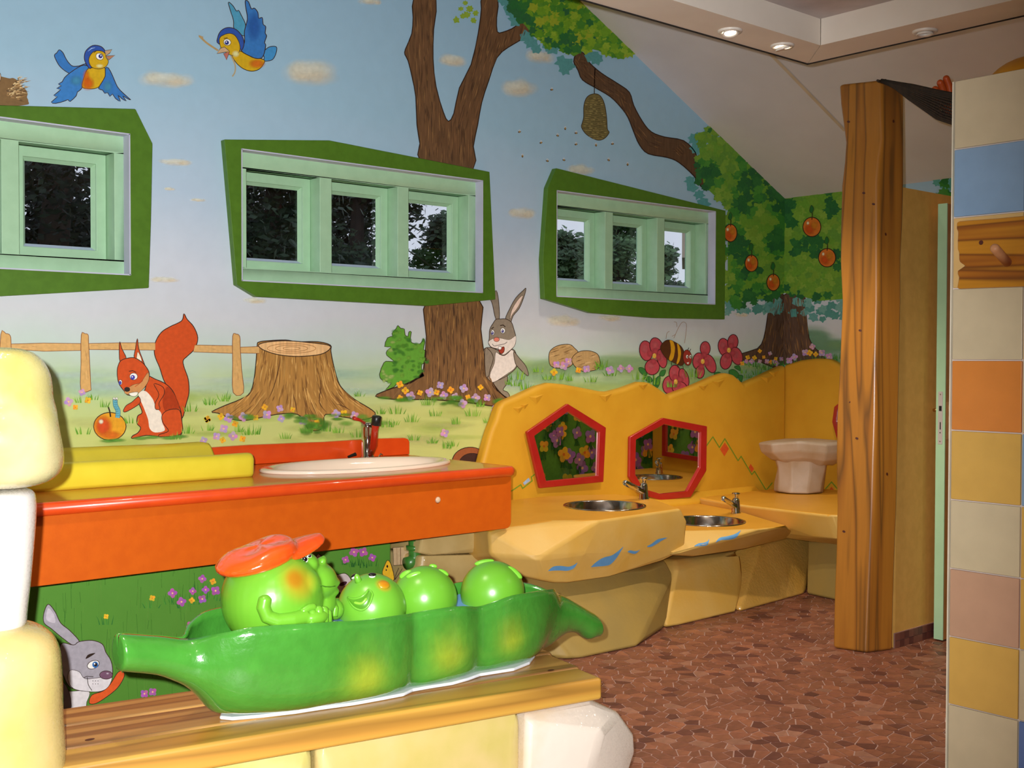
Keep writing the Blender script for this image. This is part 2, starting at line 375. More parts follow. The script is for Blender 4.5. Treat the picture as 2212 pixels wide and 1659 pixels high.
# ------------------------------------------------------------------ floor of broken terracotta pieces
floor = tag(boxes('floor', [(-2.1, XF+.1, -3.1, YW+.1, -.12, -.0018)], m_grout), kind='structure')
m_terra = attr_mat('terracotta_piece', rough=.42, spec=.35, var=.14, scale=30)
m_terra_far = m_terra
def floor_stones():
    cell = .055; x0, x1, y0, y1 = 2.2, 6.0, 1.1, 4.15
    nx, ny = int((x1-x0)/cell), int((y1-y0)/cell); P = {}
    for i in range(-2, nx+2):
        for j in range(-2, ny+2): P[i, j] = (x0+(i+.5+R.uniform(-.48, .48))*cell, y0+(j+.5+R.uniform(-.48, .48))*cell)
    out = []
    for i in range(nx):
        for j in range(ny):
            p = P[i, j]; q = [(p[0]-.12, p[1]-.12), (p[0]+.12, p[1]-.12), (p[0]+.12, p[1]+.12), (p[0]-.12, p[1]+.12)]
            for di in (-2, -1, 0, 1, 2):
                for dj in (-2, -1, 0, 1, 2):
                    if (di or dj) and (i+di, j+dj) in P:
                        o = P[i+di, j+dj]; nx_, ny_ = o[0]-p[0], o[1]-p[1]; d = math.hypot(nx_, ny_)
                        if d < 1e-6: continue
                        nx_ /= d; ny_ /= d; lim = d/2-.0025; r = []
                        for k in range(len(q)):
                            a, c = q[k], q[(k+1) % len(q)]; da = (a[0]-p[0])*nx_+(a[1]-p[1])*ny_-lim; dc = (c[0]-p[0])*nx_+(c[1]-p[1])*ny_-lim
                            if da <= 0: r.append(a)
                            if da*dc < 0: t = da/(da-dc); r.append((a[0]+(c[0]-a[0])*t, a[1]+(c[1]-a[1])*t))
                        q = r
                        if len(q) < 3: break
                if len(q) < 3: break
            if len(q) < 3: continue
            # perspective: visible size and frame test
            v = Vector((p[0], p[1], 0))-EYE; dep = v.dot(FW)
            if dep < .5: continue
            sx = 1106+FPX*v.dot(RT)/dep; sy = 829.5-FPX*v.dot(UP)/dep
            ar = abs(sum(q[k][0]*q[(k+1) % len(q)][1]-q[(k+1) % len(q)][0]*q[k][1] for k in range(len(q))))/2
            vis = 1340 < sx < 2045 and 1300 < sy < 1665
            z = R.uniform(-.0006, .0006); n = len(q)
            V = [(a, c, -.0035) for a, c in q]+[(a, c, z) for a, c in q]
            F = [tuple(range(n, 2*n))]+[(k, (k+1) % n, (k+1) % n+n, k+n) for k in range(n)]
            t = R.random(); col = (134, 84, 64) if t < .62 else (148, 94, 70) if t < .82 else (104, 62, 52) if t < .93 else (152, 106, 86)
            k = R.uniform(.93, 1.07); col = lin(tuple(min(255, c*k) for c in col))
            out.append((ar/dep**3 if vis else 0, V, F, col))
    # the rest of the floor, out of this view: the same pieces as a relief pattern
    m, nt, b = base_mat('terracotta_field'); b.inputs['Roughness'].default_value = .45
    tcx = N(nt, 'ShaderNodeTexCoord'); vo = N(nt, 'ShaderNodeTexVoronoi', Scale=18, feature='DISTANCE_TO_EDGE'); vc = N(nt, 'ShaderNodeTexVoronoi', Scale=18)
    nt.links.new(tcx.outputs['Object'], vo.inputs['Vector']); nt.links.new(tcx.outputs['Object'], vc.inputs['Vector'])
    r1_ = N(nt, 'ShaderNodeValToRGB'); r1_.color_ramp.elements[0].color = lin((108, 64, 54)); r1_.color_ramp.elements[1].color = lin((150, 98, 76)); sp = N(nt, 'ShaderNodeSeparateColor'); nt.links.new(vc.outputs['Color'], sp.inputs[0]); nt.links.new(sp.outputs[0], r1_.inputs[0])
    st_ = N(nt, 'ShaderNodeMath', operation='GREATER_THAN'); st_.inputs[1].default_value = .05; nt.links.new(vo.outputs['Distance'], st_.inputs[0])
    mx_ = N(nt, 'ShaderNodeMix', data_type='RGBA'); mx_.inputs[6].default_value = lin((186, 152, 138)); nt.links.new(st_.outputs[0], mx_.inputs[0]); nt.links.new(r1_.outputs[0], mx_.inputs[7]); nt.links.new(mx_.outputs[2], b.inputs['Base Color'])
    boxes('floor_field', [(-2, x0, -3, YW, -.0017, 0), (x1, XF, -3, YW, -.0017, 0), (x0, x1, -3, y0, -.0017, 0), (x0, x1, y1, YW, -.0017, 0)], m, floor)
    out.sort(key=lambda s: -s[0])
    for s in out[:300]: mesh_obj('stone', s[1], s[2], m_terra, floor, cols=[s[3]]*len(s[1]))
    b = MB()
    for s in out[300:]: b.add((s[1], s[2]), s[3])
    b.build('stones', m_terra, floor, kind='stuff')
floor_stones()

# ------------------------------------------------------------------ windows
m_panel = mat('dark_green_panel', (86, 128, 36), (80, 120, 32), rough=.45, spec=.4, scale=30)
m_frame = mat('pale_green_window_paint', (174, 214, 176), (168, 208, 170), rough=.4, spec=.45, scale=20)
m_reveal = mat('lilac_reveal', (204, 206, 226), (198, 200, 222), rough=.6)
m_sill = mat('blue_white_bead', (196, 212, 232), rough=.4)
m_glass = bpy.data.materials.new('window_glass'); m_glass.use_nodes = True
nt = m_glass.node_tree; nt.nodes.remove(nt.nodes['Principled BSDF']); out = nt.nodes['Material Output']
fr = N(nt, 'ShaderNodeFresnel', IOR=1.5); gb = N(nt, 'ShaderNodeNewGeometry'); mi = N(nt, 'ShaderNodeMapRange'); mi.inputs[3].default_value = 1.5; mi.inputs[4].default_value = 1/1.5; nt.links.new(gb.outputs['Backfacing'], mi.inputs[0]); nt.links.new(mi.outputs[0], fr.inputs['IOR']); tr = N(nt, 'ShaderNodeBsdfTransparent'); gl = N(nt, 'ShaderNodeBsdfGlossy', Roughness=.0); mx = N(nt, 'ShaderNodeMixShader')
tr.inputs[0].default_value = (.93, .95, .95, 1)
nt.links.new(fr.outputs[0], mx.inputs[0]); nt.links.new(tr.outputs[0], mx.inputs[1]); nt.links.new(gl.outputs[0], mx.inputs[2]); nt.links.new(mx.outputs[0], out.inputs[0])

PANEL = [[(-230, 205), (0, 227), (293, 235), (330, 310), (327, 470), (322, 622), (0, 640), (-240, 652)],
         [(485, 301), (712, 303), (1058, 371), (1071, 647), (924, 661), (555, 641), (512, 615)],
         [(1202, 363), (1568, 455), (1566, 690), (1416, 687), (1278, 676), (1176, 645), (1173, 560), (1184, 405)]]
YP = YW-.04; YFR = YW+.02; YSA = YFR+.085; YG = YSA+.028
def window(k):
    x0, x1 = WIN[k]; z0, z1 = WZ0, WZ1
    w = empty('window_%d' % (k+1), ((x0+x1)/2, YW, z0), kind='structure')
    # irregular green panel with the rectangular opening cut out
    pts = [oY(x, y, YP) for x, y in PANEL[k]]
    if k == 0:
        pts[0].x = .45; pts[0].z = 2.42; pts[-1].x = .42; pts[-1].z = 1.60
    bm = bmesh.new()
    o = [bm.verts.new(p) for p in pts]; i = [bm.verts.new(p) for p in [(x0, YP, z0), (x1, YP, z0), (x1, YP, z1), (x0, YP, z1)]]
    ed = [bm.edges.new((o[a], o[(a+1) % len(o)])) for a in range(len(o))]+[bm.edges.new((i[a], i[(a+1) % 4])) for a in range(4)]
    bmesh.ops.triangle_fill(bm, use_beauty=True, edges=ed)
    fs = [f for f in bm.faces if not (x0 < f.calc_center_median().x < x1 and z0 < f.calc_center_median().z < z1 and all(v in i for v in f.verts))]
    bmesh.ops.delete(bm, geom=[f for f in bm.faces if f not in fs], context='FACES_ONLY')
    r = bmesh.ops.extrude_face_region(bm, geom=bm.faces[:]); bmesh.ops.translate(bm, verts=[v for v in r['geom'] if isinstance(v, bmesh.types.BMVert)], vec=(0, .0385, 0))
    bm.verts.index_update(); bm.faces.ensure_lookup_table()
    mesh_obj('green_panel', [v.co.copy() for v in bm.verts], [tuple(v.index for v in f.verts) for f in bm.faces], m_panel, w, bevel=.003, bseg=1, label='dark green irregular panel around the window'); bm.free()
    t = .004; e = .0015
    boxes('reveal', [(x0-e, x0+t, YP+.001, YFR, z0, z1), (x1-t, x1+e, YP+.001, YFR, z0, z1), (x0, x1, YP+.001, YFR, z1-t, z1+e), (x0, x1, YP+.001, YFR, z0-e, z0+t)], m_reveal, w, label='lilac reveal')
    # frame: border and mullions, three lights
    inv = lambda px, py: oY(px, py, YFR).x
    a = [(inv(532.7, 450), inv(691, 450)), (inv(716.8, 450), inv(859, 450)), (inv(883, 450), inv(1012, 480))]
    off = a[0][0]-WIN[1][0]
    ops = [(p-WIN[1][0]+x0, q-WIN[1][0]+x0) for p, q in a]
    oz0, oz1 = 1.785, 2.245
    fd = YSA+.06
    L = [(x0, x1, YFR, fd, oz1, z1), (x0, x1, YFR, fd, z0, oz0)]
    xe = [x0]+[v for p in ops for v in p]+[x1]
    for j in range(0, len(xe), 2): L.append((xe[j], xe[j+1], YFR, fd, oz0, oz1))
    boxes('window_frame', L, m_frame, w, bevel=.003, bseg=2)
    for p, q in ops:
        s = .045; g = .0015
        outer = [(p+g, YSA, oz0+g), (q-g, YSA, oz0+g), (q-g, YSA, oz1-g), (p+g, YSA, oz1-g)]
        inn = [(p+s, YSA, oz0+s), (q-s, YSA, oz0+s), (q-s, YSA, oz1-s), (p+s, YSA, oz1-s)]
        sa = mesh_obj('sash', *ringprism(outer, inn, (0, .05, 0)), m_frame, w, bevel=.003, bseg=2)
        # chamfered glazing bead, its sill bead pale blue
        b2 = [(p+s+.014, YG, oz0+s+.014), (q-s-.014, YG, oz0+s+.014), (q-s-.014, YG, oz1-s-.014), (p+s+.014, YG, oz1-s-.014)]
        c2 = [(p+s, YSA+.008, oz0+s), (q-s, YSA+.008, oz0+s), (q-s, YSA+.008, oz1-s), (p+s, YSA+.008, oz1-s)]
        mesh_obj('glazing_bead', c2+b2, [(1, 2, 6, 5), (2, 3, 7, 6), (3, 0, 4, 7)], m_frame, sa)
        mesh_obj('sill_bead', c2+b2, [(0, 1, 5, 4)], m_sill, sa, label='pale blue sill bead')
        boxes('pane', [(p+s, q-s, YG+.002, YG+.006, oz0+s, oz1-s)], m_glass, sa)
for k in range(3): window(k)

# ------------------------------------------------------------------ outside: lawn, trees, house corner
m_lawn = mat('night_lawn', (40, 58, 28), (30, 44, 22), rough=.95, scale=3)
tag(boxes('lawn', [(-30, 80, YW+.25, 70, -.4, -.3)], m_lawn), kind='structure')
m_trunk = mat('tree_bark', (52, 42, 34), (38, 30, 24), rough=.9, scale=12)
LEAF = [attr_mat('leaves_%d' % i, rough=.6, var=.3, scale=.7) for i in range(1)][0]
def tree(x, y, h, r, n, dark, label, seed):
    d_ = math.hypot(x, y); q = random.Random(seed); e = empty('tree', (x, y, -.3), label, 'tree', 'trees outside the windows')
    path = [(x, y, -.3), (x+q.uniform(-.1, .1), y, h*.3), (x+q.uniform(-.3, .3), y, h*.6), (x, y, h*.9)]
    b = MB(); b.add(tube(path, [h*.03, h*.024, h*.015, h*.004], 8))
    for k in range(9):
        z = h*q.uniform(.25, .75); a = q.uniform(0, 6.28); l = r*q.uniform(.5, .9)
        b.add(tube([(x, y, z), (x+l*.5*math.cos(a), y+l*.5*math.sin(a), z+l*.25), (x+l*math.cos(a), y+l*math.sin(a), z+l*.45)], [h*.010, h*.006, .01], 5))
    b.build('trunk', m_trunk, e)
    b = MB(); cl = [(q.uniform(-.75, .75)*r, q.uniform(-.75, .75)*r, h*q.uniform(.12, .97)) for _ in range(46)]
    for k in range(n):
        c = cl[q.randrange(len(cl))]; t = c[2]/h; sp = r*.42*(1.15-.75*t); sh = 1.0-.55*t
        p = Vector((x+c[0]*sh+q.gauss(0, sp*.5), y+c[1]*sh+q.gauss(0, sp*.5), c[2]+q.gauss(0, sp*.45)))
        s = q.uniform(.035, .07)*(.45+d_*.04); u = Vector((q.gauss(0, 1), q.gauss(0, 1), q.gauss(0, .6))).normalized()*s; w = u.orthogonal().normalized()*s*.55
        f = q.uniform(.6, 1.3)*dark
        b.add(([p-u, p+w, p+u, p-w], [(0, 1, 2, 3)]), (0.026*f, .044*f, .018*f, 1))
    b.build('foliage', LEAF, e, kind='stuff')
for i, (ang, d, h, r, n, dk, lb) in enumerate([
    (71.0, 19, 8.5, 2.2, 20000, .45, 'tall black tree behind the one outside the left window'),
    (62.0, 21, 7.6, 1.9, 18000, .5, 'dark tree behind the first pane of the middle window'),
    (57.6, 26, 7.0, 1.9, 14000, .7, 'far dark tree behind the second pane of the middle window'),
    (70.2, 11, 6.4, 1.35, 22000, .5, 'nearly black tree outside the left window'),
    (60.6, 13, 5.6, 1.3, 22000, .9, 'dark green tree filling the first pane of the middle window'),
    (56.5, 17, 6.0, 1.2, 15000, 1.0, 'brownish dark tree in the second pane of the middle window'),
    (52.4, 26, 4.5, 1.3, 9000, 1.6, 'bushy dark tree against the sky in the third pane of the middle window'),
    (46.2, 30, 4.7, 1.3, 12000, 3.6, 'tree with a loose top in the first pane of the right window'),
    (43.6, 24, 5.3, 1.15, 13000, 5.0, 'leafy green tree in the second pane of the right window'),
    (41.7, 34, 4.7, 1.1, 10000, 3.8, 'conical tree sloping down in the last pane of the right window')]):
    a = math.radians(ang); tree(d*math.cos(a), d*math.sin(a), h, r, n, dk, lb, 40+i)
# corner of a house just cut by the last pane
m_house = mat('house_render', (214, 186, 162), (206, 178, 156), rough=.9)
m_hroof = mat('house_gutter', (120, 98, 92), rough=.8)
hc = aD(1479, 640, 24.0); fdir = Vector((hc.x, hc.y, 0)).normalized(); sd = Vector((fdir.y, -fdir.x, 0))
he = empty('house', Vector((hc.x, hc.y, -.3)), 'pale house corner at the edge of the last pane', 'house')
q = [Vector((hc.x, hc.y, -.3)), Vector((hc.x, hc.y, -.3))+sd*3, Vector((hc.x, hc.y, -.3))+sd*3+fdir*3, Vector((hc.x, hc.y, -.3))+fdir*3]
mesh_obj('house_wall', *prism(q, (0, 0, 4.6)), m_house, he)
q = [p+Vector((0, 0, 3.75))-sd*.06*(1 if i in (0, 3) else -1)-fdir*.06*(1 if i < 2 else -1) for i, p in enumerate(q)]
mesh_obj('roof_edge', *prism(q, (0, 0, 1.4)), m_house, he)
# ================================================================== MURAL (flat paint on the walls)
class Paint:
    """layers of flat paint on one wall; every layer sits a fraction of a millimetre over the last"""
    def __init__(s, to3, g=1.0, step=.00001, base=.0025): s.to3 = to3; s.g = g; s.off = base; s.step = step; s.V = []; s.F = []; s.C = []
    def put(s, P, col, a=1.0, g=None):
        n = len(s.V); s.off += s.step; c = col if len(col) == 4 else lin(col, a, s.g if g is None else g)
        s.V += [s.to3(x, y, s.off) for x, y in P]; s.C += [c]*len(P)
        T = tessellate_polygon([[Vector((x, y, 0)) for x, y in P]])
        s.F += [(n+t[0], n+t[1], n+t[2]) for t in T]
    def poly(s, P, col, line=0, lc=(52, 34, 24), n=4, smooth=True, a=1.0):
        Q = smooth_poly(P, n) if smooth else P
        s.put(Q, col, a)
        if line: s.stroke(Q+[Q[0]], line, lc, closed=True)
        return Q
    def stroke(s, P, w, col, taper=False, closed=False, smooth=False, a=1.0):
        if smooth: P = smooth_poly(P, 4, closed=False)
        n = len(s.V); s.off += s.step; c = col if len(col) == 4 else lin(col, a, s.g); L = len(P)
        for i, p in enumerate(P):
            q0 = P[max(i-1, 0)]; q1 = P[min(i+1, L-1)]
            if closed and i in (0, L-1): q0, q1 = P[-2], P[1]
            dx, dy = q1[0]-q0[0], q1[1]-q0[1]; d = math.hypot(dx, dy) or 1; k = w/2
            if taper: k *= (1-i/(L-1))*.9+.1 if taper == 1 else math.sin(math.pi*(i+.15)/(L-.7))+.08
            ox, oy = -dy/d*k, dx/d*k
            s.V += [s.to3(p[0]+ox, p[1]+oy, s.off), s.to3(p[0]-ox, p[1]-oy, s.off)]; s.C += [c, c]
        for i in range(L-1): s.F.append((n+2*i, n+2*i+1, n+2*i+3, n+2*i+2))
    def ell(s, x, y, rx, ry, col, rot=0, line=0, lc=(52, 34, 24), n=20, a=1.0):
        c, t = math.cos(rot), math.sin(rot)
        P = [(x+rx*math.cos(2*math.pi*i/n)*c-ry*math.sin(2*math.pi*i/n)*t, y+rx*math.cos(2*math.pi*i/n)*t+ry*math.sin(2*math.pi*i/n)*c) for i in range(n)]
        s.put(P, col, a)
        if line: s.stroke(P+[P[0]], line, lc, closed=True)
    def blob(s, x, y, rx, ry, col, a=.8, rot=0, n=20, clip=None):
        """soft dab: opaque centre, transparent rim"""
        s.off += s.step; c = lin(col, a, s.g); m = len(s.V); ct, st = math.cos(rot), math.sin(rot)
        s.V.append(s.to3(x, y, s.off)); s.C.append(c)
        for rr, aa in ((.45, a*.8), (.75, a*.35), (1, 0)):
            for i in range(n):
                t = 2*math.pi*i/n; k = rr; u, v = rx*k*math.cos(t), ry*k*math.sin(t)
                s.V.append(s.to3(x+u*ct-v*st, y+u*st+v*ct, s.off)); s.C.append(c[:3]+(aa,))
        for i in range(n):
            j = (i+1) % n; s.F.append((m, m+1+i, m+1+j))
            for k in (0, 1): s.F.append((m+1+k*n+i, m+1+(k+1)*n+i, m+1+(k+1)*n+j, m+1+k*n+j))
    def build(s, name, parent, label=None, m=None, kind=None):
        return mesh_obj(name, s.V, s.F, m or m_paint, parent, cols=s.C, label=label, kind=kind)
wl = lambda x, y, o: oY(x, y, YW-o)
wb = lambda x, y, o: oX(x, y, XF-o)
G0 = 1.32
def fig(g=1.0, to=wl, base=.0025): return Paint(to, G0*g, base=base)
K = (46, 30, 22)
YL2 = 4.45
plinth = boxes('boxed_plinth', [(-.2, 3.12, YL2, YL2+.05, 0, .592)], m_mural, wall_left)
wlow = lambda x, y, o: oY(x, y, YL2-o)
# ---- clouds
p = fig(base=.0003)
for x, y, rx, ry in [(362, 172, 72, 24), (672, 155, 82, 40), (378, 350, 44, 11), (365, 408, 16, 5), (429, 432, 22, 5), (357, 604, 38, 9), (549, 649, 32, 9), (980, 130, 38, 19), (1120, 190, 46, 26), (1165, 122, 40, 20),
                     (1126, 460, 38, 17), (1255, 367, 36, 17), (1218, 693, 42, 17), (1320, 687, 30, 10), (800, 3, 32, 10), (1600, 680, 20, 7)]:
    for k in range(9):
        t = R.uniform(-.6, .6); p.blob(x+t*rx, y+.18*t*ry+R.uniform(-.3, .3)*ry*(1-abs(t)), rx*R.uniform(.25, .5), ry*R.uniform(.45, .8), (236, 222, 206) if k % 3 else (240, 214, 188), .34)
    p.blob(x+.1*rx, y+.35*ry, rx*.7, ry*.5, (240, 206, 174), .34); p.blob(x-.1*rx, y-.2*ry, rx*.6, ry*.55, (240, 228, 210), .55)
p.build('painted_clouds', wall_left, 'peach edged painted clouds')
# ---- haze and distant meadow tints
p = fig(base=.0003)
for k in range(34): p.blob(R.uniform(150, 1250), R.uniform(800, 850), R.uniform(60, 160), R.uniform(8, 22), R.choice([(176, 202, 190), (186, 210, 180), (196, 206, 214)]), .3)
for k in range(60): p.blob(R.uniform(150, 1500), R.uniform(850, 960), R.uniform(30, 110), R.uniform(6, 16), R.choice([(184, 192, 112), (170, 190, 96), (196, 196, 130)]), .35)
for k in range(70): p.blob(R.uniform(1080, 1700), R.uniform(775, 850), R.uniform(40, 120), R.uniform(8, 20), R.choice([(150, 184, 124), (166, 192, 120), (150, 186, 150), (172, 190, 108)]), .35)
p.build('painted_meadow_tint', wall_left)
p = Paint(wb, G0, base=.0003)
for k in range(30): p.blob(R.uniform(1700, 1830), R.uniform(715, 790), R.uniform(30, 60), R.uniform(8, 20), R.choice([(120, 164, 110), (136, 176, 116), (130, 172, 140)]), .45)
p.build('painted_meadow_tint', wall_back)
# ---- bluebirds
BL, BD, TE, YE, OR, WH, IN = (52, 112, 178), (44, 78, 156), (74, 146, 178), (196, 158, 26), (206, 120, 34), (232, 228, 222), (40, 50, 120)
p = fig()
p.poly(C1([(590, 440), (540, 450), (500, 452), (475, 435), (450, 400), (430, 360), (405, 340), (388, 360), (372, 375), (378, 400), (410, 455), (470, 500), (560, 540)]), BL, 1.6)
p.poly(C1([(612, 455), (570, 445), (530, 462), (478, 497), (440, 530), (425, 558), (398, 574), (418, 586), (386, 604), (414, 612), (366, 652), (392, 660), (350, 697), (380, 706), (440, 690), (465, 680), (478, 693), (520, 655), (528, 628), (556, 606), (580, 540), (615, 470)]), (56, 118, 182), 1.6, n=2)
p.poly(C1([(600, 470), (645, 463), (722, 466), (718, 530), (690, 580), (650, 604), (600, 605), (560, 592), (575, 525)]), YE, 1.4)
p.blob(*C1([(600, 570)])[0], 16, 17, (206, 92, 24), .8); p.blob(*C1([(590, 520)])[0], 9, 16, (206, 100, 24), .6)
p.poly(C1([(718, 466), (740, 464), (770, 520), (800, 590), (840, 635), (893, 682), (868, 672), (838, 655), (862, 690), (830, 672), (806, 650), (822, 692), (788, 672), (768, 642), (750, 658), (735, 632), (715, 637), (700, 615), (672, 605), (690, 570), (718, 520)]), BL, 1.6, n=2)
p.blob(*C1([(735, 590)])[0], 12, 16, TE, .7); p.blob(*C1([(520, 550)])[0], 16, 14, TE, .7)
p.poly(C1([(618, 468), (590, 440), (575, 395), (588, 345), (635, 310), (690, 318), (718, 352), (700, 380), (640, 420)]), BD, 1.6)
p.poly(C1([(640, 465), (613, 440), (608, 395), (640, 352), (690, 348), (718, 365), (724, 390), (740, 420), (725, 452), (690, 468)]), YE, 1.2)
p.poly(C1([(715, 346), (765, 338), (748, 364), (722, 380)]), (178, 150, 120), 1.2, smooth=False); p.poly(C1([(722, 382), (785, 378), (742, 410)]), (168, 120, 92), 1.2, smooth=False)
p.ell(*C1([(680, 386)])[0], 8.5, 7, WH, .5, 1); p.ell(*C1([(686, 384)])[0], 4.5, 4.5, IN); p.ell(*C1([(689, 380)])[0], 1.4, 1.4, WH)
p.blob(*C1([(680, 450)])[0], 9, 5, (240, 222, 150), .9); p.stroke(C1([(600, 350), (625, 330), (650, 325)]), 2, (150, 180, 220), 2); p.stroke(C1([(640, 360), (660, 345)]), 1.4, K)
p.build('painted_bluebird', wall_left, 'blue and yellow painted bird flying above the left window')
p = fig()
p.poly(C2([(295, 15), (325, 38), (350, 75), (366, 72), (386, 110), (408, 155), (414, 195), (400, 245), (336, 200), (330, 140), (308, 70)]), TE, 1.6)
p.poly(C2([(540, 390), (532, 362), (565, 325), (608, 316), (626, 330), (614, 380), (590, 410), (540, 416)]), (62, 136, 190), 1.6)
p.poly(C2([(320, 345), (370, 345), (450, 385), (538, 408), (530, 445), (500, 475), (450, 486), (395, 468), (350, 430), (318, 380)]), YE, 1.6)
p.blob(*C2([(490, 435)])[0], 20, 11, (208, 110, 30), .9)
p.poly(C2([(410, 5), (432, 12), (452, 60), (472, 55), (496, 85), (502, 125), (526, 120), (532, 165), (550, 182), (546, 225), (556, 246), (542, 290), (550, 312), (530, 388), (490, 400), (440, 382), (383, 345), (405, 290), (405, 210), (425, 130), (415, 60)]), BL, 1.8, n=3)
p.blob(*C2([(470, 180)])[0], 17, 36, (44, 92, 168), .6)
p.poly(C2([(230, 300), (222, 255), (245, 210), (290, 188), (345, 200), (388, 245), (402, 295), (388, 340), (360, 330)]), BD, 1.6)
p.poly(C2([(242, 320), (233, 272), (250, 245), (300, 228), (340, 243), (368, 290), (374, 340), (345, 378), (300, 372), (262, 345)]), YE, 1.2)
p.poly(C2([(216, 366), (240, 330), (268, 320), (303, 350), (275, 356)]), (190, 160, 126), 1.2, smooth=False); p.poly(C2([(262, 366), (303, 352), (282, 410)]), (176, 104, 92), 1.2, smooth=False)
p.ell(*C2([(287, 288)])[0], 8, 7, WH, .3, 1); p.ell(*C2([(284, 291)])[0], 4.6, 4.6, IN); p.ell(*C2([(281, 287)])[0], 1.4, 1.4, WH)
p.blob(*C2([(345, 368)])[0], 9, 8, (240, 226, 160), .9); p.stroke(C2([(264, 262), (290, 258)]), 1.4, K)
p.stroke(C2([(95, 245), (150, 295), (225, 345)]), 4, (168, 140, 92), smooth=True); p.stroke(C2([(312, 380), (340, 440), (340, 490), (322, 522)]), 3, (168, 150, 116), smooth=True)
for k in range(5): p.stroke(C2([(110+k*3, 262+k*2), (92+k*7, 240+k*2)]), 1.4, (168, 140, 92))
p.build('painted_bluebird', wall_left, 'painted bird in flight with a straw in its beak')
# ---- nest
p = fig()
p.poly(CN([(-200, 300), (0, 262), (60, 270), (150, 290), (215, 285), (300, 340), (330, 400), (400, 460), (440, 530), (430, 590), (450, 650), (400, 715), (-200, 715)]), (120, 92, 58), 0)
for k in range(130):
    a = R.uniform(-.2, 1.2); r = R.uniform(.2, 1.0); x = 40+r*370*math.cos(a*1.1-.5); y = 560-r*300*max(-.3, math.sin(a*1.5)); l = R.uniform(40, 90)
    if x < -30: continue
    d = math.atan2(y-600, x+40)*.6+R.uniform(-.3, .3)
    p.stroke(CN([(x, y), (x+l*math.cos(d), y+l*math.sin(d))]), 2.4, R.choice([(96, 72, 46), (176, 142, 96), (150, 114, 72), (206, 180, 132), (84, 66, 48)]), 1)
p.ell(*CN([(-30, 270)])[0], 6, 12, (206, 186, 150), 0, 1.2)
p.build('painted_nest', wall_left, 'brown spiky painted nest above the left window')
# ---- bark helper
def bark(p, P, n, cols, seed, w=1.8, lean=None, ln=(14, 46)):
    q = random.Random(seed); xs = [a for a, _ in P]; ys = [b for _, b in P]; k = 0
    for _ in range(n*6):
        x, y = q.uniform(min(xs), max(xs)), q.uniform(min(ys), max(ys)); l = q.uniform(*ln)
        dx = lean(x, y)*l if lean else q.uniform(-.05, .05)*l
        if inside(x, y, P) and inside(x+dx, y+l, P) and inside(x+dx/2, y+l/2, P):
            p.stroke([(x, y), (x+dx*.5+q.uniform(-1, 1), y+l*.5), (x+dx, y+l)], q.uniform(.6, 1.2)*w, q.choice(cols), 2); k += 1
            if k >= n: return
BK = [(84, 58, 38), (96, 68, 44), (136, 100, 62), (124, 88, 56), (76, 54, 38)]
p = fig(.92)
P = C3([(140, -20), (134, 120), (125, 230), (82, 335), (78, 372), (100, 415), (128, 530), (152, 660), (160, 850), (180, 980), (192, 1120), (540, 1165), (545, 1000), (575, 850), (602, 700), (650, 550), (705, 395), (780, 325), (870, 272), (930, 215), (890, 150), (810, 195), (745, 220), (708, 216), (704, 120), (712, -20),
        (604, -20), (600, 60), (580, 220), (530, 440), (450, 600), (412, 775), (375, 828), (340, 765), (290, 590), (270, 400), (274, 200), (290, -20)])
p.poly(P, (106, 76, 50), 2.2, n=2)
bark(p, P, 330, BK, 3, lean=lambda x, y: (-.28 if x > 985+0*y and y < 260 and x > 965 else .02) if y < 262 else 0, ln=(10, 42))
p.build('painted_forked_trunk', wall_left, 'forked brown painted trunk above the middle window', m_bark)
p = fig(.95)
P = C6([(1527, 150), (1520, 400), (1505, 580), (1488, 650), (1430, 700), (1330, 742), (1250, 768), (1172, 808), (1300, 830), (1550, 832), (1800, 852), (2000, 878), (2080, 862), (2088, 832), (2030, 790), (1965, 700), (1922, 560), (1892, 350), (1878, 150)])
p.poly(P, (122, 88, 54), 2.2, n=3)
bark(p, P, 300, BK+[(160, 120, 70)], 4, lean=lambda x, y: (.55 if x > 1030 else -.75 if x < 915 else -.05) if y > 790 else .02, ln=(9, 40))
p.build('painted_trunk_base', wall_left, 'spreading brown trunk base painted below the middle window', m_bark)
p = fig(.8)
P = C3([(1230, 420), (1255, 355), (1300, 365), (1340, 430), (1420, 500), (1530, 570), (1610, 630), (1640, 720), (1700, 830), (1760, 900), (1850, 935), (1980, 960), (2060, 1040), (2075, 1110), (2112, 1180), (2112, 1285), (2050, 1200), (1950, 1110), (1870, 1075), (1740, 1050), (1680, 990), (1640, 900), (1600, 800), (1550, 730), (1480, 660), (1380, 600), (1290, 545), (1260, 480)])
p.poly(P, (98, 72, 50), 2.2, n=3)
for k in range(120):
    i = R.randrange(0, 12); a = P[i]; c2 = P[i+1] if i < 11 else P[i]; t = R.random(); w = R.uniform(4, 30); x = a[0]+(c2[0]-a[0])*t; y = a[1]+(c2[1]-a[1])*t; d = math.atan2(c2[1]-a[1], c2[0]-a[0]) if i < 11 else .8
    q0 = (x-math.sin(d)*w, y+math.cos(d)*w); l = R.uniform(8, 26); q1 = (q0[0]+l*math.cos(d), q0[1]+l*math.sin(d))
    if inside(*q0, P) and inside(*q1, P): p.stroke([q0, ((q0[0]+q1[0])/2, (q0[1]+q1[1])/2+R.uniform(-1, 1)), q1], 1.8, R.choice(BK), 2)
p.build('painted_branch', wall_left, 'crooked brown painted branch holding the beehive', m_bark)
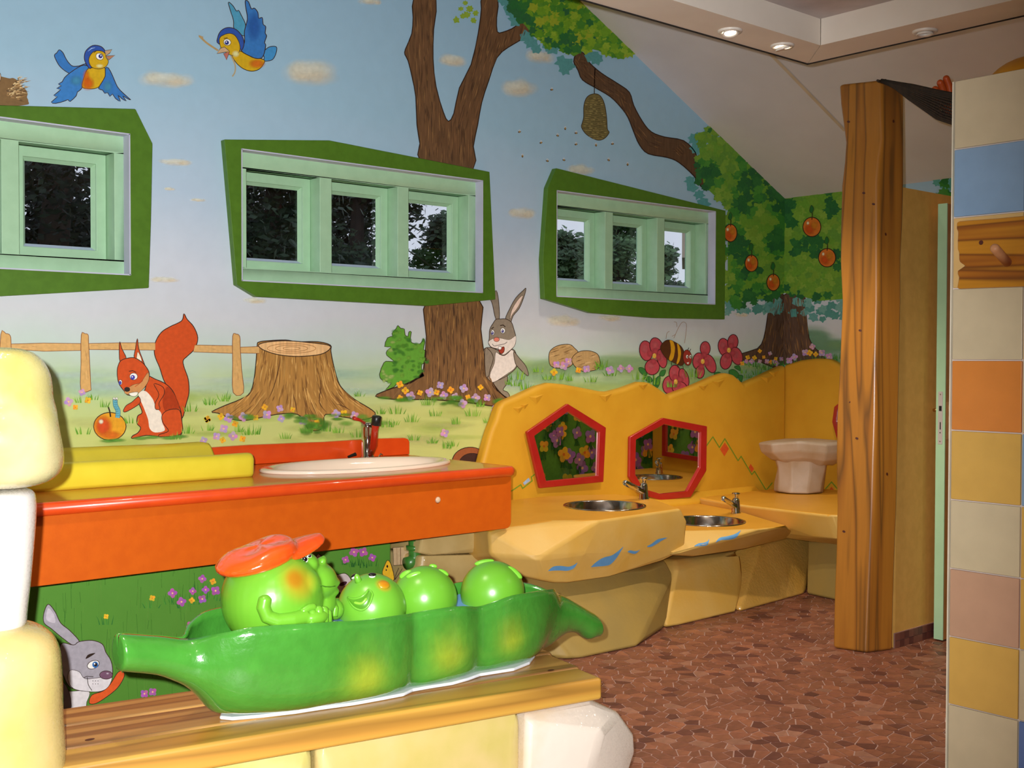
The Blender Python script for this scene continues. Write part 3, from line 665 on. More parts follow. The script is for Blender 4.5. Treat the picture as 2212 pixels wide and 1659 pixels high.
# ---- hive and little bees
p = fig(.8)
p.stroke(C3([(1376, 460), (1372, 560), (1371, 645)]), 2, (70, 60, 44))
P = C3([(1370, 640), (1412, 655), (1440, 710), (1455, 800), (1460, 880), (1472, 905), (1440, 945), (1390, 956), (1320, 920), (1284, 870), (1290, 835), (1298, 800), (1300, 720), (1322, 662)])
p.poly(P, (122, 110, 66), 1.4)
for k in range(20):
    y = 210+k*4.6; xs = [x for x in range(1250, 1320) if inside(x, y, P)]
    if len(xs) > 8:
        p.stroke([(xs[1], y-1), ((xs[0]+xs[-1])/2, y+3), (xs[-2], y-1)], 1.1, (84, 74, 44), 2)
        for j in range(7): x = R.choice(xs[3:-3]); p.stroke([(x-2.5, y+2.2), (x+2.5, y+2.6)], 1.5, R.choice([(168, 152, 92), (96, 84, 50), (150, 132, 78)]))
p.build('painted_beehive', wall_left, 'olive painted straw beehive hanging from the branch')
p = fig(.8)
for x, y in C3([(1080, 612), (860, 900), (1120, 925), (1172, 877), (1246, 908), (1007, 974), (1246, 985), (1382, 990), (1495, 982), (880, 1065), (1050, 1098), (1163, 1092), (1468, 1092), (1598, 1122)]):
    t = R.uniform(-.6, 1.6); p.ell(x, y, 3.4, 2.1, (92, 62, 40), t, n=10); p.ell(x+.6, y, 1.0, 2.0, (196, 160, 84), t, n=8); p.ell(x-1, y-3, 1.2, 2.4, (206, 214, 220), .3, n=8); p.ell(x+1.5, y-3, 1.1, 2.2, (206, 214, 220), -.3, n=8)
p.build('painted_bee_swarm', wall_left, 'tiny painted bees around the hive')
# ---- foliage
def leafblob(p, x, y, r, col, q):
    n = 5+q.randrange(3); o = q.uniform(0, 6.28); P = []
    for i in range(n*2):
        t = o+math.pi*i/n; k = r*(1.0 if i % 2 == 0 else .68)*q.uniform(.85, 1.15); P.append((x+k*math.cos(t), y+k*.9*math.sin(t)))
    p.put(smooth_poly(P, 2), col)
def foliage(p, region, n, shade, seed, r=(7, 14), clip=None):
    q = random.Random(seed); xs = [a for a, _ in region]; ys = [b for _, b in region]; k = 0
    while k < n:
        x, y = q.uniform(min(xs), max(xs)), q.uniform(min(ys), max(ys))
        if inside(x, y, region) and (clip is None or clip(x, y)): leafblob(p, x, y, q.uniform(*r), shade(x, y, q), q); k += 1
TEAL = (86, 150, 150)
on_wall = lambda x, y: y > (x-1250)*.944-6 if x > 1250 else True
p = fig(.9)
for x, y in C3([(800, 90), (790, 60), (830, 140), (905, 250), (940, 290), (975, 335), (1050, 315), (1090, 330), (1150, 420), (1170, 470), (1190, 440), (1350, 380), (1385, 400), (750, 5), (770, 10)]): leafblob(p, x, y, R.uniform(12, 17), TEAL, R)
reg = C3([(790, -10), (795, 60), (850, 125), (900, 175), (960, 250), (1040, 310), (1140, 320), (1230, 385), (1330, 330), (1420, 350), (1500, 395), (1570, 385), (1640, 350), (1500, 195), (1310, -10)])
def sh1(x, y, q):
    d = min(abs(x-a)+abs(y-b) for a, b in [(1105, 20), (1130, 60), (1225, 110), (1240, 125)])
    if (d < 45 and q.random() < .8) or q.random() < .06: return q.choice([(44, 108, 54), (52, 116, 52), (46, 102, 58)])
    return q.choice([(96, 146, 34), (124, 164, 40), (110, 156, 38), (140, 172, 48), (84, 140, 40), (70, 132, 44), (150, 166, 44)])
p.poly(reg, (92, 144, 44), smooth=False); foliage(p, reg, 330, sh1, 5, clip=on_wall)
for x, y in C3([(490, 20), (460, 60), (520, 60), (430, 135), (500, 100), (545, 140), (560, 90), (475, 110)]): leafblob(p, x, y, R.uniform(6, 9), (140, 170, 56), R)
p.build('painted_leaf_crown', wall_left, 'yellow green painted leaf crown under the sloping ceiling')
# apple tree, part on the mural wall and part round the corner on the far wall
p = fig(1.0)
reg = [(1497, 300), (1525, 275), (1555, 285), (1620, 350), (1702, 430), (1702, 632), (1650, 650), (1600, 662), (1560, 655), (1560, 440), (1520, 405), (1500, 385), (1505, 350)]
for x, y in [(1500, 300), (1505, 320), (1530, 290), (1495, 405), (1510, 420), (1490, 390), (1520, 440)]: leafblob(p, x, y, R.uniform(12, 18), TEAL, R)
for k in range(40): leafblob(p, R.uniform(1572, 1697), R.uniform(640, 676), R.uniform(8, 13), R.choice([(96, 150, 146), (80, 138, 130), (110, 158, 150)]), R)
DK = [(1605, 440), (1612, 400), (1640, 370), (1660, 415), (1690, 440), (1625, 350), (1530, 380), (1515, 390), (1600, 545), (1585, 520), (1680, 520), (1612, 575), (1610, 640), (1640, 650), (1680, 655)]
def sh2(x, y, q):
    d = min(math.hypot(x-a, (y-b)*.8) for a, b in DK)
    if d < 20 or q.random() < .04: return q.choice([(42, 100, 50), (48, 108, 52), (40, 94, 52)])
    if d < 30: return q.choice([(58, 124, 48), (70, 134, 50)])
    return q.choice([(102, 146, 50), (114, 154, 54), (108, 150, 50), (122, 158, 58), (94, 140, 52), (112, 148, 50)])
p.poly([(1510, 320), (1555, 300), (1620, 356), (1702, 434), (1702, 632), (1650, 645), (1600, 652), (1572, 645), (1572, 450), (1520, 400)], (100, 148, 48), smooth=False); foliage(p, reg, 430, sh2, 6, clip=on_wall)
p.build('painted_apple_tree_crown', wall_left, 'dappled green apple tree crown beside the right window')
p = fig(1.0, wb)
reg = [(1690, 424), (1830, 408), (1830, 645), (1770, 650), (1730, 640), (1690, 632)]
for k in range(34): leafblob(p, R.uniform(1712, 1835), R.uniform(640, 690), R.uniform(8, 13), R.choice([(96, 150, 146), (80, 138, 130), (110, 158, 150)]), R)
DK2 = [(1700, 470), (1705, 440), (1788, 425), (1795, 455), (1725, 535), (1745, 525), (1760, 530), (1775, 650), (1730, 655), (1700, 640), (1812, 560)]
def sh3(x, y, q):
    d = min(math.hypot(x-a, (y-b)*.8) for a, b in DK2)
    if d < 17: return q.choice([(42, 100, 50), (48, 108, 52), (40, 94, 52)])
    return q.choice([(102, 146, 50), (114, 154, 54), (108, 150, 50), (122, 158, 58), (94, 140, 52), (112, 148, 50)])
p.poly(reg, (100, 148, 48), smooth=False); foliage(p, reg, 300, sh3, 8)
# tree top showing over the partition
for k in range(26): leafblob(p, R.uniform(2022, 2075), R.uniform(388, 440), R.uniform(8, 14), R.choice([(52, 118, 40), (64, 128, 44), (40, 104, 44), (86, 150, 140)] if k > 8 else [(86, 150, 140)]), R)
p.build('painted_apple_tree_crown', wall_back, 'apple tree crown continued around the corner')
p = fig(.85)
P = C8([(630, 690), (708, 690), (708, 1122), (560, 1110), (440, 1095), (436, 1058), (540, 1025), (580, 960), (600, 850), (614, 760)])
p.poly(P, (92, 70, 56), 1.8, n=2); bark(p, P, 90, BK, 9, lean=lambda x, y: -.12-.5*max(0, (y-735)/40), ln=(8, 30)); p.build('painted_apple_trunk', wall_left, None, m_bark)
p = fig(.95, wb)
P = C8([(703, 690), (836, 695), (845, 800), (865, 960), (905, 1025), (965, 1085), (850, 1095), (703, 1122)])
p.poly(P, (92, 70, 56), 1.8, n=2); bark(p, P, 90, BK, 10, lean=lambda x, y: .12+.4*max(0, (y-735)/40), ln=(8, 30)); p.build('painted_apple_trunk', wall_back, None, m_bark)
def apple(to, parent, x, y, rx, ry, label, leaf=(-6, -24)):
    p = fig(.95, to, .011)
    p.ell(x, y, rx, ry, (204, 112, 40), 0, 1.8, K, 22); p.blob(x-rx*.25, y+ry*.25, rx*.7, ry*.65, (206, 84, 30), .7); p.blob(x+rx*.3, y-ry*.2, rx*.55, ry*.6, (206, 140, 40), .6)
    p.blob(x-rx*.45, y-ry*.4, 3.4, 4.4, (244, 226, 190), .95); p.stroke([(x, y-ry*.75), (x+1, y-ry-8), (x+leaf[0]*.3, y-ry-12)], 1.8, K)
    p.poly([(x, y-ry-9), (x+leaf[0]*.9, y-ry-14), (x+leaf[0]*.2, y-ry-26), (x+4, y-ry-18)], (40, 104, 48), .8); p.build('painted_apple', parent, label)
for (x, y), rx, ry, lb in [(C8([(372, 300)])[0], 14, 19, 'painted apple half behind the right window panel'), (C8([(503, 490)])[0], 14, 18, 'painted apple above the red flowers'), (C8([(640, 610)])[0], 14, 18, 'painted apple at the crown\'s lower edge')]: apple(wl, wall_left, x, y, rx, ry, lb)
for (x, y), rx, ry, lb in [(C8([(882, 262)])[0], 19.5, 21, 'highest painted apple on the far wall'), (C8([(977, 455)])[0], 18.5, 20, 'round painted apple next to the timber post')]: apple(wb, wall_back, x, y, rx, ry, lb)
# ---- fence
p = fig(.95)
FW_, FL_ = (206, 164, 104), (128, 78, 48)
for P in ([(75, 768), (300, 762), (550, 765), (550, 812), (300, 818), (75, 802)], [(605, 765), (830, 760), (1060, 760), (1060, 810), (830, 808), (610, 806)], [(1330, 775), (1590, 780), (1588, 832), (1320, 822)], [(1636, 790), (1770, 785), (1770, 832), (1636, 830)], [(-200, 760), (10, 764), (10, 806), (-200, 806)]):
    p.poly(C5(P), FW_, 1.2, FL_, smooth=False)
for P in ([(555, 705), (580, 698), (602, 707), (605, 760), (612, 900), (620, 1060), (615, 1085), (553, 1085), (553, 900)], [(1588, 715), (1612, 700), (1637, 718), (1640, 800), (1650, 950), (1662, 1100), (1592, 1100), (1588, 900)], [(5, 705), (40, 697), (70, 712), (76, 790), (78, 1080), (0, 1080)]):
    p.poly(C5(P), (204, 160, 98), 1.4, FL_, n=3)
    x0 = sum(a for a, _ in P)/len(P)
    for k in range(7): y = R.uniform(730, 1000); x = x0+R.uniform(-12, 14); p.stroke(C5([(x, y), (x+3, y+R.uniform(25, 60))]), 1.0, R.choice([FL_, (176, 130, 74), (222, 184, 124)]), 2)
for k in range(16): x = R.choice([R.uniform(110, 540), R.uniform(620, 1040), R.uniform(1350, 1570)]); y = R.uniform(772, 805); p.stroke(C5([(x, y), (x+R.uniform(20, 50), y+2)]), .9, R.choice([FL_, (180, 136, 80)]), 2)
p.build('painted_fence', wall_left, 'tan post and rail fence painted behind the squirrel')
# ---- stump
p = fig(.95)
P = C6([(365, 470), (375, 440), (440, 430), (560, 425), (640, 437), (780, 437), (865, 460), (868, 500), (885, 590), (915, 700), (950, 760), (1030, 830), (1130, 890), (1172, 932), (1100, 968), (960, 952), (832, 932), (820, 1000), (790, 1040), (720, 1040), (690, 990), (640, 932), (500, 932), (300, 972), (200, 966), (100, 925), (55, 915), (150, 870), (250, 830), (320, 780), (350, 650)])
p.poly(P, (168, 122, 62), 2.0, n=3)
bark(p, P, 240, [(140, 98, 48), (186, 142, 76), (204, 160, 92), (126, 86, 44), (178, 130, 64)], 12, w=2.6, lean=lambda x, y: ((x-635)/90)*(.25+.9*max(0, (y-800)/70)), ln=(10, 40))
for q in ([(520, 530), (515, 600), (480, 740), (440, 830)], [(610, 790), (625, 850), (640, 930)], [(785, 640), (800, 740), (790, 850), (840, 920)], [(905, 860), (960, 880), (1000, 905)], [(690, 880), (700, 960), (690, 990)]): p.stroke(C6(q), 2, (96, 62, 34), 2, smooth=True)
p.poly(C6([(378, 455), (440, 438), (560, 430), (700, 440), (842, 458), (864, 482), (800, 522), (650, 537), (520, 527), (430, 502), (385, 478)]), (222, 178, 124), 1.8)
for k in (.72, .48, .25): p.stroke([(C6([(600+230*k*math.cos(t), 482+46*k*math.sin(t))])[0]) for t in [i*6.283/28 for i in range(29)]], 1.2, (168, 116, 66))
p.build('painted_stump', wall_left, 'wide tan painted tree stump with growth rings', m_bark)
# ---- squirrel
p = fig(.95); RD, RD2 = (196, 76, 30), (176, 62, 26)
p.poly(C5([(1255, 562), (1278, 600), (1322, 650), (1350, 725), (1330, 800), (1280, 850), (1250, 882), (1258, 930), (1285, 1010), (1290, 1100), (1270, 1180), (1245, 1272), (1205, 1260), (1200, 1150), (1165, 1090), (1120, 1020), (1090, 930), (1055, 840), (1060, 760), (1100, 690), (1160, 650), (1240, 610)]), RD, 1.8)
p.poly(C5([(1005, 990), (1060, 1008), (1130, 1040), (1180, 1090), (1215, 1170), (1237, 1240), (1242, 1320), (1235, 1390), (1180, 1396), (1100, 1402), (1000, 1392), (905, 1413), (905, 1395), (940, 1375), (960, 1340), (935, 1310), (940, 1260), (970, 1235), (945, 1170), (930, 1140), (990, 1080)]), RD, 1.8)
p.poly(C5([(945, 1110), (990, 1088), (1040, 1140), (1065, 1200), (1100, 1240), (1106, 1300), (1125, 1357), (1060, 1372), (1022, 1345), (1010, 1280), (980, 1200)]), (226, 214, 200), 0)
p.poly(C5([(1140, 1060), (1190, 1110), (1225, 1190), (1200, 1225), (1130, 1230), (1110, 1150)]), RD2, 0, a=.6)
p.poly(C5([(945, 1128), (900, 1165), (860, 1190), (842, 1228), (872, 1226), (955, 1172)]), RD, 1.4)
p.poly(C5([(1050, 1040), (1112, 1062), (1120, 1110), (1085, 1172), (1092, 1212), (1062, 1212), (1060, 1170), (1085, 1112)]), RD, 1.4)
p.poly(C5([(1105, 1260), (1142, 1222), (1220, 1216), (1240, 1285), (1235, 1382), (1100, 1402), (1088, 1386), (1150, 1362), (1115, 1310)]), RD, 1.5)
p.poly(C5([(818, 752), (832, 800), (862, 868), (820, 892), (814, 800)]), RD, 1.5, n=3); p.poly(C5([(938, 730), (947, 800), (980, 890), (985, 915), (918, 870), (925, 800)]), RD, 1.5, n=3); p.poly(C5([(940, 822), (966, 872), (964, 912), (932, 900)]), (230, 214, 190), .8)
p.poly(C5([(800, 960), (805, 920), (825, 882), (870, 865), (915, 862), (955, 882), (988, 912), (1017, 960), (1015, 1010), (990, 1060), (950, 1092), (910, 1117), (870, 1115), (850, 1092), (818, 1050), (804, 1010)]), RD, 1.6)
p.poly(C5([(850, 1092), (905, 1048), (960, 1030), (1010, 962), (1016, 1010), (985, 1066), (930, 1112), (870, 1112)]), (196, 138, 84), .6); p.poly(C5([(880, 1105), (940, 1096), (930, 1122), (900, 1124)]), (236, 226, 214), .8)
p.ell(*C5([(912, 990)])[0], 8.5, 7.5, WH, 0, 1); p.ell(*C5([(906, 996)])[0], 4.8, 5, (64, 62, 160)); p.ell(*C5([(903, 992)])[0], 1.5, 1.5, WH); p.ell(*C5([(822, 1030)])[0], 3.6, 5.6, WH, 0, .8); p.ell(*C5([(820, 1033)])[0], 2.8, 4, (64, 62, 160))
p.ell(*C5([(868, 1078)])[0], 6.4, 5.2, (44, 36, 34)); p.stroke(C5([(880, 955), (905, 950), (930, 962)]), 1.6, K); p.stroke(C5([(920, 1060), (950, 1040), (975, 1018)]), 1.2, RD2)
p.build('painted_squirrel', wall_left, 'red painted squirrel with a big tail')
p = fig(.95)
p.ell(*C5([(750, 1330)])[0], 35, 30, (214, 150, 36), 0, 1.8, K, 26); p.blob(*C5([(705, 1330)])[0], 22, 26, (206, 74, 32), .95); p.blob(*C5([(760, 1390)])[0], 24, 11, (214, 110, 32), .8); p.blob(*C5([(690, 1298)])[0], 6, 6, (248, 230, 200), .9)
p.stroke(C5([(735, 1188), (748, 1225), (755, 1266)]), 3, K, smooth=True)
p.stroke(C5([(802, 1272), (806, 1225), (788, 1185), (786, 1140)]), 10.5, (50, 100, 116), smooth=True); p.stroke(C5([(802, 1272), (806, 1225), (788, 1185), (786, 1140)]), 8.5, (96, 164, 180), smooth=True)
for k in range(8): y = 1150+k*15; x = 786+ (8 if k > 3 else 2)+k*1.0; p.stroke(C5([(x-12, y), (x+2, y+4), (x+13, y)]), 1, (60, 116, 132))
p.ell(*C5([(778, 1142)])[0], 2.6, 3, WH, 0, .5); p.ell(*C5([(796, 1142)])[0], 2.6, 3, WH, 0, .5); p.ell(*C5([(777, 1145)])[0], 1, 1.2, K); p.ell(*C5([(795, 1145)])[0], 1, 1.2, K)
p.build('painted_apple', wall_left, 'big red and yellow painted apple with a blue worm')
# ---- bush
p = fig(.95)
P = C6([(1325, 325), (1345, 345), (1370, 350), (1375, 390), (1395, 400), (1400, 370), (1418, 370), (1410, 430), (1440, 450), (1480, 450), (1500, 415), (1510, 440), (1500, 490), (1520, 500), (1515, 545), (1530, 575), (1490, 590), (1490, 640), (1505, 670), (1460, 690), (1430, 710), (1380, 730), (1330, 710), (1300, 745), (1240, 765), (1280, 720), (1220, 700), (1200, 660), (1230, 580), (1260, 570), (1300, 570), (1250, 530), (1250, 500), (1280, 470), (1235, 470), (1255, 410), (1290, 400), (1285, 380), (1315, 345)])
p.poly(P, (96, 156, 52), 1.4, n=2)
k = 0
while k < 70:
    x, y = R.uniform(820, 925), R.uniform(700, 840)
    if inside(x, y, P): p.blob(x, y, R.uniform(4, 9), R.uniform(3, 7), R.choice([(84, 146, 48), (70, 132, 50), (120, 172, 64)] if x > 850 else [(168, 190, 108), (120, 172, 70)]), .7, n=9); k += 1
p.build('painted_bush', wall_left, 'bright green painted bush beside the trunk')
# ---- rabbit behind the trunk
p = fig(1.0); GY, LG = (134, 122, 106), (216, 206, 198)
p.poly(C7([(235, 1200), (310, 1160), (352, 1150), (350, 1210), (320, 1260), (355, 1280), (371, 1310), (360, 1336), (300, 1290), (252, 1250)]), GY, 1.3)
p.poly(C7([(170, 935), (230, 925), (300, 955), (400, 938), (430, 1010), (428, 1080), (350, 1150), (260, 1192), (230, 1202), (180, 1140), (170, 1000)]), GY, 1.3)
p.poly(C7([(262, 962), (310, 985), (390, 942), (421, 1000), (420, 1080), (330, 1150), (236, 1202), (215, 1140), (250, 1050)]), LG, .9)
p.poly(C7([(405, 958), (450, 1010), (500, 1070), (521, 1130), (510, 1147), (440, 1082), (415, 1040)]), GY, 1.3); p.poly(C7([(175, 940), (215, 950), (242, 1010), (216, 1100), (205, 1150), (180, 1142)]), GY, 1.3)
p.poly(C7([(502, 452), (490, 510), (450, 610), (400, 672), (375, 738), (338, 700), (370, 620), (420, 530), (480, 470)]), GY, 1.3, n=3); p.poly(C7([(478, 512), (440, 600), (395, 660), (374, 700), (392, 620), (442, 540)]), (222, 200, 186), .6); p.poly(C7([(265, 470), (285, 560), (290, 692), (263, 702), (235, 580), (222, 535)]), GY, 1.3, n=3)
p.poly(C7([(265, 700), (300, 697), (340, 697), (385, 722), (406, 780), (421, 840), (415, 900), (385, 940), (332, 987), (295, 976), (284, 942), (230, 926), (204, 890), (210, 850), (214, 780), (243, 727)]), GY, 1.4)
p.poly(C7([(208, 872), (250, 850), (300, 850), (370, 862), (421, 832), (415, 900), (385, 938), (330, 980), (296, 970), (284, 938), (230, 922), (206, 893)]), LG, .6)
p.poly(C7([(285, 938), (326, 918), (328, 955), (306, 975), (288, 958)]), (150, 56, 40), 1); p.poly(C7([(282, 918), (306, 918), (304, 938), (286, 940)]), WH, .8)
p.ell(*C7([(268, 860)])[0], 6.2, 4.8, (214, 122, 104), 0, .9)
for (x, y), rx in ((C7([(318, 790)])[0], 5.4), (C7([(237, 805)])[0], 4)): p.ell(x, y, rx, 6, WH, 0, .9); p.ell(x-.6, y+1, 2.8, 3.6, (70, 66, 130)); p.ell(x-1.4, y, .9, 1, WH)
p.stroke(C7([(296, 750), (320, 745), (338, 760)]), 2, K); p.stroke(C7([(226, 775), (246, 762)]), 2, K); p.stroke(C7([(232, 895), (250, 912), (285, 905), (330, 895), (352, 880)]), 1, K, smooth=True)
p.build('painted_rabbit', wall_left, 'grey painted rabbit leaning out behind the trunk')
# ---- stones, red flowers, bumblebee
p = fig(1.0)
for P in ([(685, 980), (710, 935), (770, 905), (850, 900), (890, 930), (917, 965), (880, 1010), (870, 1062), (820, 1087), (740, 1087), (693, 1060)], [(868, 1012), (920, 960), (1000, 950), (1070, 975), (1091, 1030), (1086, 1080), (1040, 1107), (950, 1112), (888, 1070)]):
    Q = p.poly(C7(P), (176, 144, 96), 1.3)
    bark(p, Q, 16, [(130, 98, 58), (200, 170, 122), (112, 84, 52)], 13, w=1.6, lean=lambda x, y: -3.0, ln=(3, 7))
p.build('painted_stones', wall_left, 'two tan painted stones in the grass')
RF = (170, 66, 76)
def redflower(pet, c, label, stem=None):
    p = fig(1.08, base=.0035)
    if stem: p.stroke(C7(stem), 3, (60, 116, 48), smooth=True)
    for (x, y), rx, ry, t in [(C7([q[:2]])[0], q[2]/3.687, q[3]/3.687, q[4]) for q in pet]:
        p.ell(x, y, rx, ry, RF, t, 1.7, (66, 22, 26), 20); p.blob(x-rx*.2, y-ry*.2, rx*.7, ry*.6, (188, 96, 104), .6)
    x, y = C7([c])[0]
    for q in pet: (a, b), = C7([q[:2]]); p.blob((x+a)/2, (y+b)/2, 9, 9, RF, .9)
    p.ell(x, y, 4, 5.5, (206, 160, 64)); p.blob(x-1, y-2, 2.5, 2.5, (232, 204, 120), .9); p.build('painted_red_flower', wall_left, label)
redflower([(1458, 950, 52, 80, -.15), (1542, 922, 52, 78, -.3), (1508, 1080, 58, 62, .2), (1585, 1012, 38, 76, -.2)], (1525, 990), 'largest red painted flower, left of the bumblebee', [(1520, 1100), (1518, 1230), (1530, 1320)])
redflower([(1643, 1222, 52, 72, .1), (1688, 1130, 46, 66, 0), (1760, 1165, 36, 76, -.3), (1725, 1245, 60, 50, .2)], (1695, 1196), 'red painted flower cut by the rock edge')
redflower([(1930, 932, 40, 56, 0), (1876, 1032, 46, 66, .1), (1968, 1052, 42, 78, -.4), (1888, 1120, 36, 50, .1)], (1910, 1035), 'red painted flower right of the bumblebee')
redflower([(2080, 922, 46, 72, -.2), (2150, 882, 42, 62, .1), (2180, 992, 46, 72, -.3), (2096, 1032, 46, 66, .2)], (2118, 945), 'rightmost red painted flower')
p = fig(.95)
for P in ([(1402, 1085), (1440, 1090), (1470, 1140), (1450, 1150), (1410, 1120)], [(1445, 1165), (1490, 1155), (1510, 1190), (1480, 1200)], [(1520, 1240), (1530, 1180), (1570, 1150), (1565, 1220), (1540, 1250)], [(1565, 1145), (1580, 1110), (1615, 1105), (1600, 1150)], [(2000, 1130), (2040, 1120), (2060, 1140), (2020, 1160)], [(2120, 1110), (2160, 1100), (2200, 1140), (2180, 1170), (2130, 1160)], [(2160, 1080), (2200, 1070), (2210, 1110)], [(2190, 1150), (2230, 1150), (2215, 1200)]): p.poly(C7(P), (54, 118, 54), 1, (30, 60, 30))
p.build('painted_flower_leaves', wall_left)
p = fig(.9, base=.011)
P = C7([(1573, 930), (1600, 880), (1642, 864), (1700, 888), (1745, 925), (1770, 1000), (1745, 1068), (1680, 1045), (1615, 1005)]); p.poly(P, (84, 46, 22), 1.2)
for q in ([(1645, 866), (1675, 876), (1690, 930), (1680, 1000), (1660, 1032), (1640, 1015), (1655, 960), (1652, 900)], [(1705, 892), (1722, 905), (1738, 960), (1730, 1020), (1712, 1055), (1700, 1050), (1712, 990), (1708, 930)]): p.poly(C7(q), (206, 152, 28), .6)
p.ell(*C7([(1788, 1005)])[0], 9.5, 17, (150, 52, 40), -.1, 1.1)
for x in (1786, 1812): p.ell(*C7([(x, 997)])[0], 2.6, 4, WH, 0, .5); p.ell(*C7([(x+2, 999)])[0], 1.2, 1.8, K)
p.poly(C7([(1780, 1045), (1802, 1040), (1795, 1060)]), WH, .6, smooth=False)
for q in ([(1618, 855), (1625, 810), (1645, 795)], [(1680, 850), (1720, 760), (1750, 722), (1780, 740), (1775, 820), (1765, 890)], [(1665, 835), (1690, 822)], [(1680, 720), (1700, 725), (1705, 760)]): p.stroke(C7(q), .9, (150, 120, 96), smooth=True)
for q in ([(1660, 1040), (1662, 1068)], [(1710, 1058), (1712, 1085)], [(1752, 1068), (1756, 1096)], [(1790, 945), (1800, 925)], [(1805, 955), (1815, 935)]): p.stroke(C7(q), 1.3, K)
p.build('painted_bumblebee', wall_left, 'brown and yellow painted bumblebee with a red face')
# ---- lower wall: rabbit with a carrot, butterfly, second animal, painted post
p = fig(.95, wlow, .0062)
p.poly(L1([(262, 768), (300, 810), (330, 870), (380, 912), (432, 972), (400, 992), (340, 952), (280, 902), (240, 870), (238, 820)]), (158, 152, 160), 1.6); p.poly(L1([(262, 790), (292, 822), (300, 868), (265, 862), (250, 840)]), (190, 182, 190), 0)
p.poly(L1([(360, 1240), (482, 1240), (472, 1300), (450, 1345), (300, 1350), (330, 1200)]), (206, 200, 200), 1.2); p.poly(L1([(260, 1160), (360, 1210), (380, 1350), (240, 1350)]), (120, 108, 112), 1)
p.poly(L1([(485, 1305), (500, 1262), (560, 1240), (600, 1202), (640, 1140), (668, 1133), (676, 1160), (640, 1222), (580, 1272), (520, 1308)]), (206, 84, 34), 1.4); p.stroke(L1([(664, 1140), (672, 1112)]), 2.6, (60, 120, 50))
p.poly(L1([(330, 985), (400, 990), (430, 972), (500, 965), (556, 985), (576, 1030), (605, 1080), (612, 1150), (590, 1212), (550, 1242), (480, 1242), (410, 1232), (365, 1200), (330, 1100)]), (156, 150, 158), 1.6)
p.poly(L1([(380, 1128), (430, 1135), (460, 1172), (520, 1170), (605, 1160), (592, 1213), (550, 1241), (480, 1243), (400, 1227), (370, 1180)]), (208, 202, 204), 1.0)
p.ell(*L1([(577, 1153)])[0], 14, 9, (112, 78, 100), 0, 1.3); p.blob(*L1([(585, 1145)])[0], 4, 2.5, (200, 180, 196), .8)
p.ell(*L1([(507, 1097)])[0], 13.5, 8.5, WH, -.4, 1.3); p.ell(*L1([(518, 1097)])[0], 6.4, 7, (44, 104, 168)); p.ell(*L1([(520, 1097)])[0], 3.4, 4, K); p.ell(*L1([(514, 1092)])[0], 1.8, 1.8, WH)
p.poly(L1([(466, 1066), (480, 1042), (518, 1033), (500, 1048)]), K, 0); p.stroke(L1([(455, 1168), (475, 1160), (508, 1163)]), 1.4, K); p.stroke(L1([(475, 1165), (480, 1205), (500, 1238)]), 1.4, K, smooth=True)
for k in range(6): p.ell(*L1([(505+14*(k % 3), 1185+16*(k//3))])[0], 1, 1, K, n=6)
p.build('painted_rabbit', plinth, 'grey painted rabbit holding a carrot, low behind the bench')
p = fig(.95, wlow, .0062)
p.poly(L2([(1245, 510), (1255, 450), (1275, 428), (1307, 460), (1335, 520), (1345, 570), (1300, 580)]), (190, 178, 178), 1.3)
p.poly(L2([(1330, 580), (1400, 600), (1435, 650), (1420, 700), (1340, 660)]), (84, 62, 56), 1)
p.poly(L2([(1430, 642), (1480, 620), (1530, 614), (1572, 650), (1600, 720), (1590, 800), (1480, 800), (1440, 720)]), (196, 184, 182), 1.4); p.ell(*L2([(1510, 712)])[0], 9, 4, (70, 34, 50), -.4)
p.build('painted_animal', plinth, 'white tufted painted animal mostly hidden behind the peas')
p = fig(.95, wlow, .0062)
p.poly(L3([(595, 348), (618, 385), (637, 478), (600, 480), (556, 440), (575, 375)]), (222, 174, 40), 1.2); p.ell(*L3([(590, 390)])[0], 2, 3, K); p.ell(*L3([(583, 415)])[0], 1.3, 2, K)
p.stroke(L3([(640, 480), (650, 440), (668, 400)]), 1, K); p.stroke(L3([(642, 480), (680, 425), (703, 390)]), 1, K); p.build('painted_butterfly', plinth, 'yellow painted butterfly above the peas')
p = fig(.95, wlow, .0062)
p.poly(L3([(628, 262), (720, 256), (745, 300), (740, 376), (632, 384)]), (188, 160, 122), 1.2, smooth=False); p.stroke(L3([(680, 262), (682, 378)]), 1.4, (120, 84, 60)); p.stroke(L3([(655, 264), (657, 380)]), 1, (150, 116, 84))
p.build('painted_post', plinth)
# ---- painted mouse hole ring beside the rock edge
p = fig(.9); P = [(1015, 1000)]
p.ell(1016, 997, 39, 31, (150, 84, 48), 0, 1.6, K, 30); p.ell(1020, 1003, 29, 24, (66, 40, 34), 0, 1, K, 26); p.build('painted_burrow', wall_left, 'brown round painted burrow behind the counter end')
